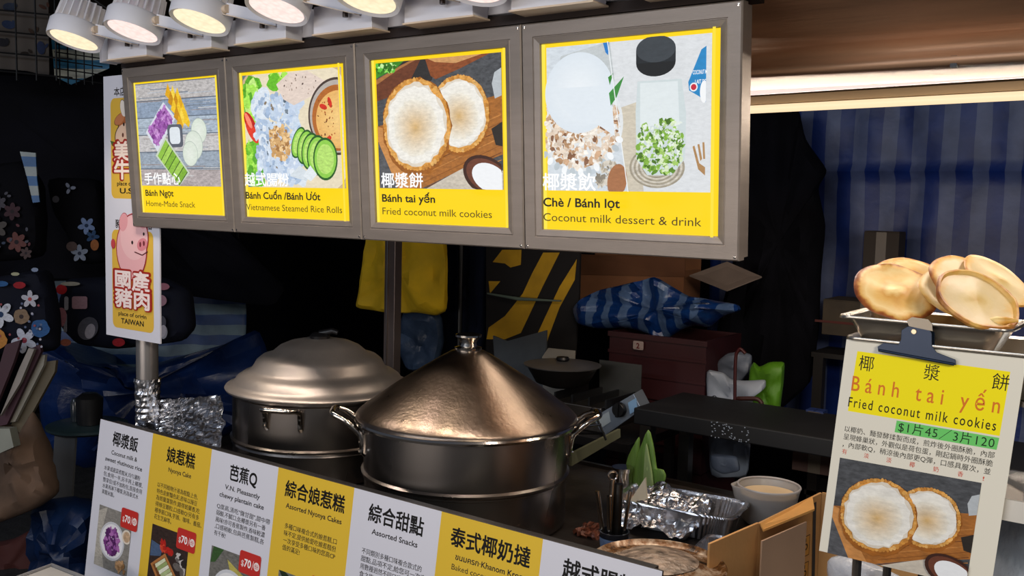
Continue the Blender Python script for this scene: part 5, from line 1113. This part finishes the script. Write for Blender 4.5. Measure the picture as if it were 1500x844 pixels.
# gridwall with printed cloth squares
t = thing('wire_grid_wall', 'black wire grid panel holding printed cloth at upper left', 'grid panel', at(50, 110, s=4.0))
sg = 4.0; wm = mat('black_wire', (10, 10, 12), .5, .3)
for px in (-10, 21, 50, 79): MB().tube([at(px, -40, s=sg), at(px+4, 118, s=sg)], .004, 6).build('wire', wm, t)
for py in (-12, 17, 48, 79, 106): MB().tube([at(-40, py-6, s=sg), at(106, py+8, s=sg)], .004, 6).build('wire', wm, t)
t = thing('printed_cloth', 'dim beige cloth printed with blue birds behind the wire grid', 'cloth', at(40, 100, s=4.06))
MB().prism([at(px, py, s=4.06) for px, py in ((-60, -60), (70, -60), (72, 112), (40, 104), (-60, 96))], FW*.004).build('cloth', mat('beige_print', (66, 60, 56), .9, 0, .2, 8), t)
p = Print(1, 1, .0001); k = 4.06/FPX; g = lambda px, py: (px*k, py*k)
for px, py, a_, c in ((12, 36, .3, '1e2a44'), (60, 70, 1.4, '1c2640'), (14, 10, 0, '242c3c'), (62, 10, .5, '3a241c'), (3, 62, .2, '1a1a20'), (36, 78, 0, '241c18'), (46, 46, .8, '34261e')):
    p.ell(*g(px, py), 10*k if px < 30 or px == 60 else 6*k, 6*k if px < 30 or px == 60 else 2.5*k, c, .2, a_, seg=14); p.ell(*g(px+8, py-3), 4*k, 2*k, c, .2, a_+.8, seg=10)
p.build('bird_print', t, at(0, 0, s=4.055), RT, -UP, -FW, CLOTHP)
MB().prism([at(px, py, s=4.3) for px, py in ((72, 20), (160, 40), (160, 100), (104, 124), (80, 112))], FW*.004).build('striped_sheet', emis('x', (0, 0, 0), 0) if 0 else stripes('sky_stripes', (52, 132, 178), (205, 212, 200), .085, 2, .5, .03, .5, .1), label='light blue striped sheet glimpsed below the first spotlight', cat='sheet')
t = thing('wire_grid_wall', 'small wire grid in front of the light blue striped sheet', 'grid panel', at(110, 120, s=4.2))
for px in (86, 98, 110, 122, 134): MB().tube([at(px, 30, s=4.2), at(px+2, 124, s=4.2)], .003, 6).build('wire', wm, t)
for py in (68, 80, 92, 104, 116): MB().tube([at(80, py-4, s=4.2), at(150, py+6, s=4.2)], .003, 6).build('wire', wm, t)
# striped tarps low at left
lt = stripes('low_tarp', (14, 60, 118), (96, 122, 140), .105, 2, .5, .05, .5, .4)
MB().sheet(lambda u, v: at(60+u*300, 395+v*190, s=4.85)+FW*.04*MN.noise(V((u*5, v*4, 1))), 40, 20).build('striped_tarpaulin', lt, label='blue and white striped tarpaulin low behind the handbag', cat='tarpaulin', smooth=True, solid=.002)
pillow([at(px, py, s=4.62) for px, py in ((55, 505), (100, 500), (150, 530), (200, 540), (345, 500), (380, 480), (420, 600), (330, 640), (240, 660), (120, 690), (60, 640))], .12, -FW, 7, .6, sub=5).build('blue_tarp_bundle', blue_pl, label='rumpled blue tarpaulin bundle behind the front pole', cat='tarpaulin', smooth=True)
pillow([at(px, py, s=3.9) for px, py in ((55, 735), (100, 728), (150, 742), (140, 844), (130, 900), (60, 890), (50, 800))], .12, -FW, 8, .6, sub=5).build('blue_bag', mat('blue_bag', (6, 32, 70), .45, 0, .4, 6, .6, 12), label='blue plastic bag on the ground left of the menu board', cat='plastic bag', smooth=True)
# stool with small pots
st = at(128, 622, s=4.12)
t = thing('plastic_stool', 'grey plastic stool in the dark behind the menu board', 'stool', V((st.x, st.y, 0)))
gm = mat('stool_grey', (82, 84, 88), .6, 0, .1)
MB().lathe([(0, st.z-.02), (.15, st.z-.02), (.165, st.z-.01), (.165, st.z), (.15, st.z+.006), (0, st.z+.006)], (st.x, st.y, 0), 40).build('seat', mat('stool_top', (40, 58, 62), .4), t, smooth=True)
for k in range(4):
    q = pi/4+k*pi/2-.5; MB().prism([V((st.x+.125*cos(q-.45), st.y+.125*sin(q-.45), st.z-.02)), V((st.x+.125*cos(q+.45), st.y+.125*sin(q+.45), st.z-.02)), V((st.x+.18*cos(q+.3), st.y+.18*sin(q+.3), 0)), V((st.x+.18*cos(q-.3), st.y+.18*sin(q-.3), 0))], V((cos(q), sin(q), 0))*.012).build('leg', gm, t)
MB().lathe([(0, st.z+.008), (.05, st.z+.008), (.055, st.z+.12), (.03, st.z+.14), (0, st.z+.14)], (st.x+.02, st.y, 0), 30).build('dark_bucket', mat('bucket_dark', (24, 24, 26), .4), label='small dark container on the grey stool', cat='container', smooth=True)
MB().lathe([(0, st.z+.008), (.018, st.z+.008), (.02, st.z+.09), (.01, st.z+.11), (0, st.z+.11)], (st.x-.06, st.y-.02, 0), 20).build('small_bottle', mat('bottle_dark', (40, 48, 56), .2), label='thin dark bottle on the grey stool', cat='bottle', smooth=True)
# folded boards leaning (left edge)
t0 = [((-20, 600), (8, 505), (30, 498), (20, 530), (-8, 600), '3a1c28'), ((0, 610), (28, 540), (42, 510), (50, 512), (30, 560), '8a8480'), ((-6, 625), (42, 512), (58, 505), (60, 515), (10, 622), '3a1c2a'), ((6, 620), (58, 520), (66, 520), (64, 535), (22, 618), '98968e'), ((12, 630), (66, 530), (82, 528), (80, 545), (30, 636), '5e5646')]
names = ['maroon flat board leaning at the left edge, farthest left', 'pale thin sheet between maroon boards at the left edge', 'second maroon board in the leaning stack at left', 'white sheet near the front of the leaning stack', 'khaki board at the right of the leaning stack']
for k, (a_, b_, c1_, d1_, e1_, col) in enumerate(t0):
    MB().prism([at(px, py, s=3.60+.03*k) for px, py in (a_, b_, c1_, d1_, e1_)], FW*.02).build('leaning_board', mat('board'+col, tuple(int(col[i:i+2], 16) for i in (0, 2, 4)), .7), label=names[k], cat='board', group='boards leaning at the left')
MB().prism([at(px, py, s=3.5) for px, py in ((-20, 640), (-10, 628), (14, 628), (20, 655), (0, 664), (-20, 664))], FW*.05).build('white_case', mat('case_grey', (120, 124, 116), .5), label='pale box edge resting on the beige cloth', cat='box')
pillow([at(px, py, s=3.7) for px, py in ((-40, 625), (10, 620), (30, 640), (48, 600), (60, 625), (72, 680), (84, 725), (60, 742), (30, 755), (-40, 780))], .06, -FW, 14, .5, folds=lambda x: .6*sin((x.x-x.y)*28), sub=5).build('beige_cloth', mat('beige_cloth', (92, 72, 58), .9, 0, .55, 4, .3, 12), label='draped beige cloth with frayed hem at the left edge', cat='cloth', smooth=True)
pillow([at(px, py, s=4.15) for px, py in ((-40, 800), (20, 790), (52, 772), (66, 800), (70, 835), (60, 880), (-40, 880))], .06, -FW, 15, .3).build('red_mat', mat('dark_red', (66, 22, 18), .8), label='dark red fabric heap at the lower left corner', cat='fabric', smooth=True)
# white lidded tray corner at bottom left
wa = [at(px, py, z=.50) for px, py in ((18, 850), (76, 829), (124, 846), (110, 900), (20, 900))]
MB().box((wa[1].x-.5, wa[1].y-.45, 0), (wa[1].x+.05, wa[1].y-.02, .468)).build('low_table', darktop, label='dark low table under the white tray at bottom left', cat='table') if 0 else None
t = thing('white_tray', 'white tray corner with grey rim at the bottom left', 'tray', wa[1]-V((0, 0, .03)))
MB().prism(wa, (0, 0, -.03)).build('tray_body', mat('white_tray', (178, 176, 172), .5), t)
rimp = [at(px, py, z=.503) for px, py in ((10, 852), (76, 828), (132, 850))]; MB().tube(rimp, .006, 8).build('rim', mat('rim_grey', (120, 120, 122), .4), t)
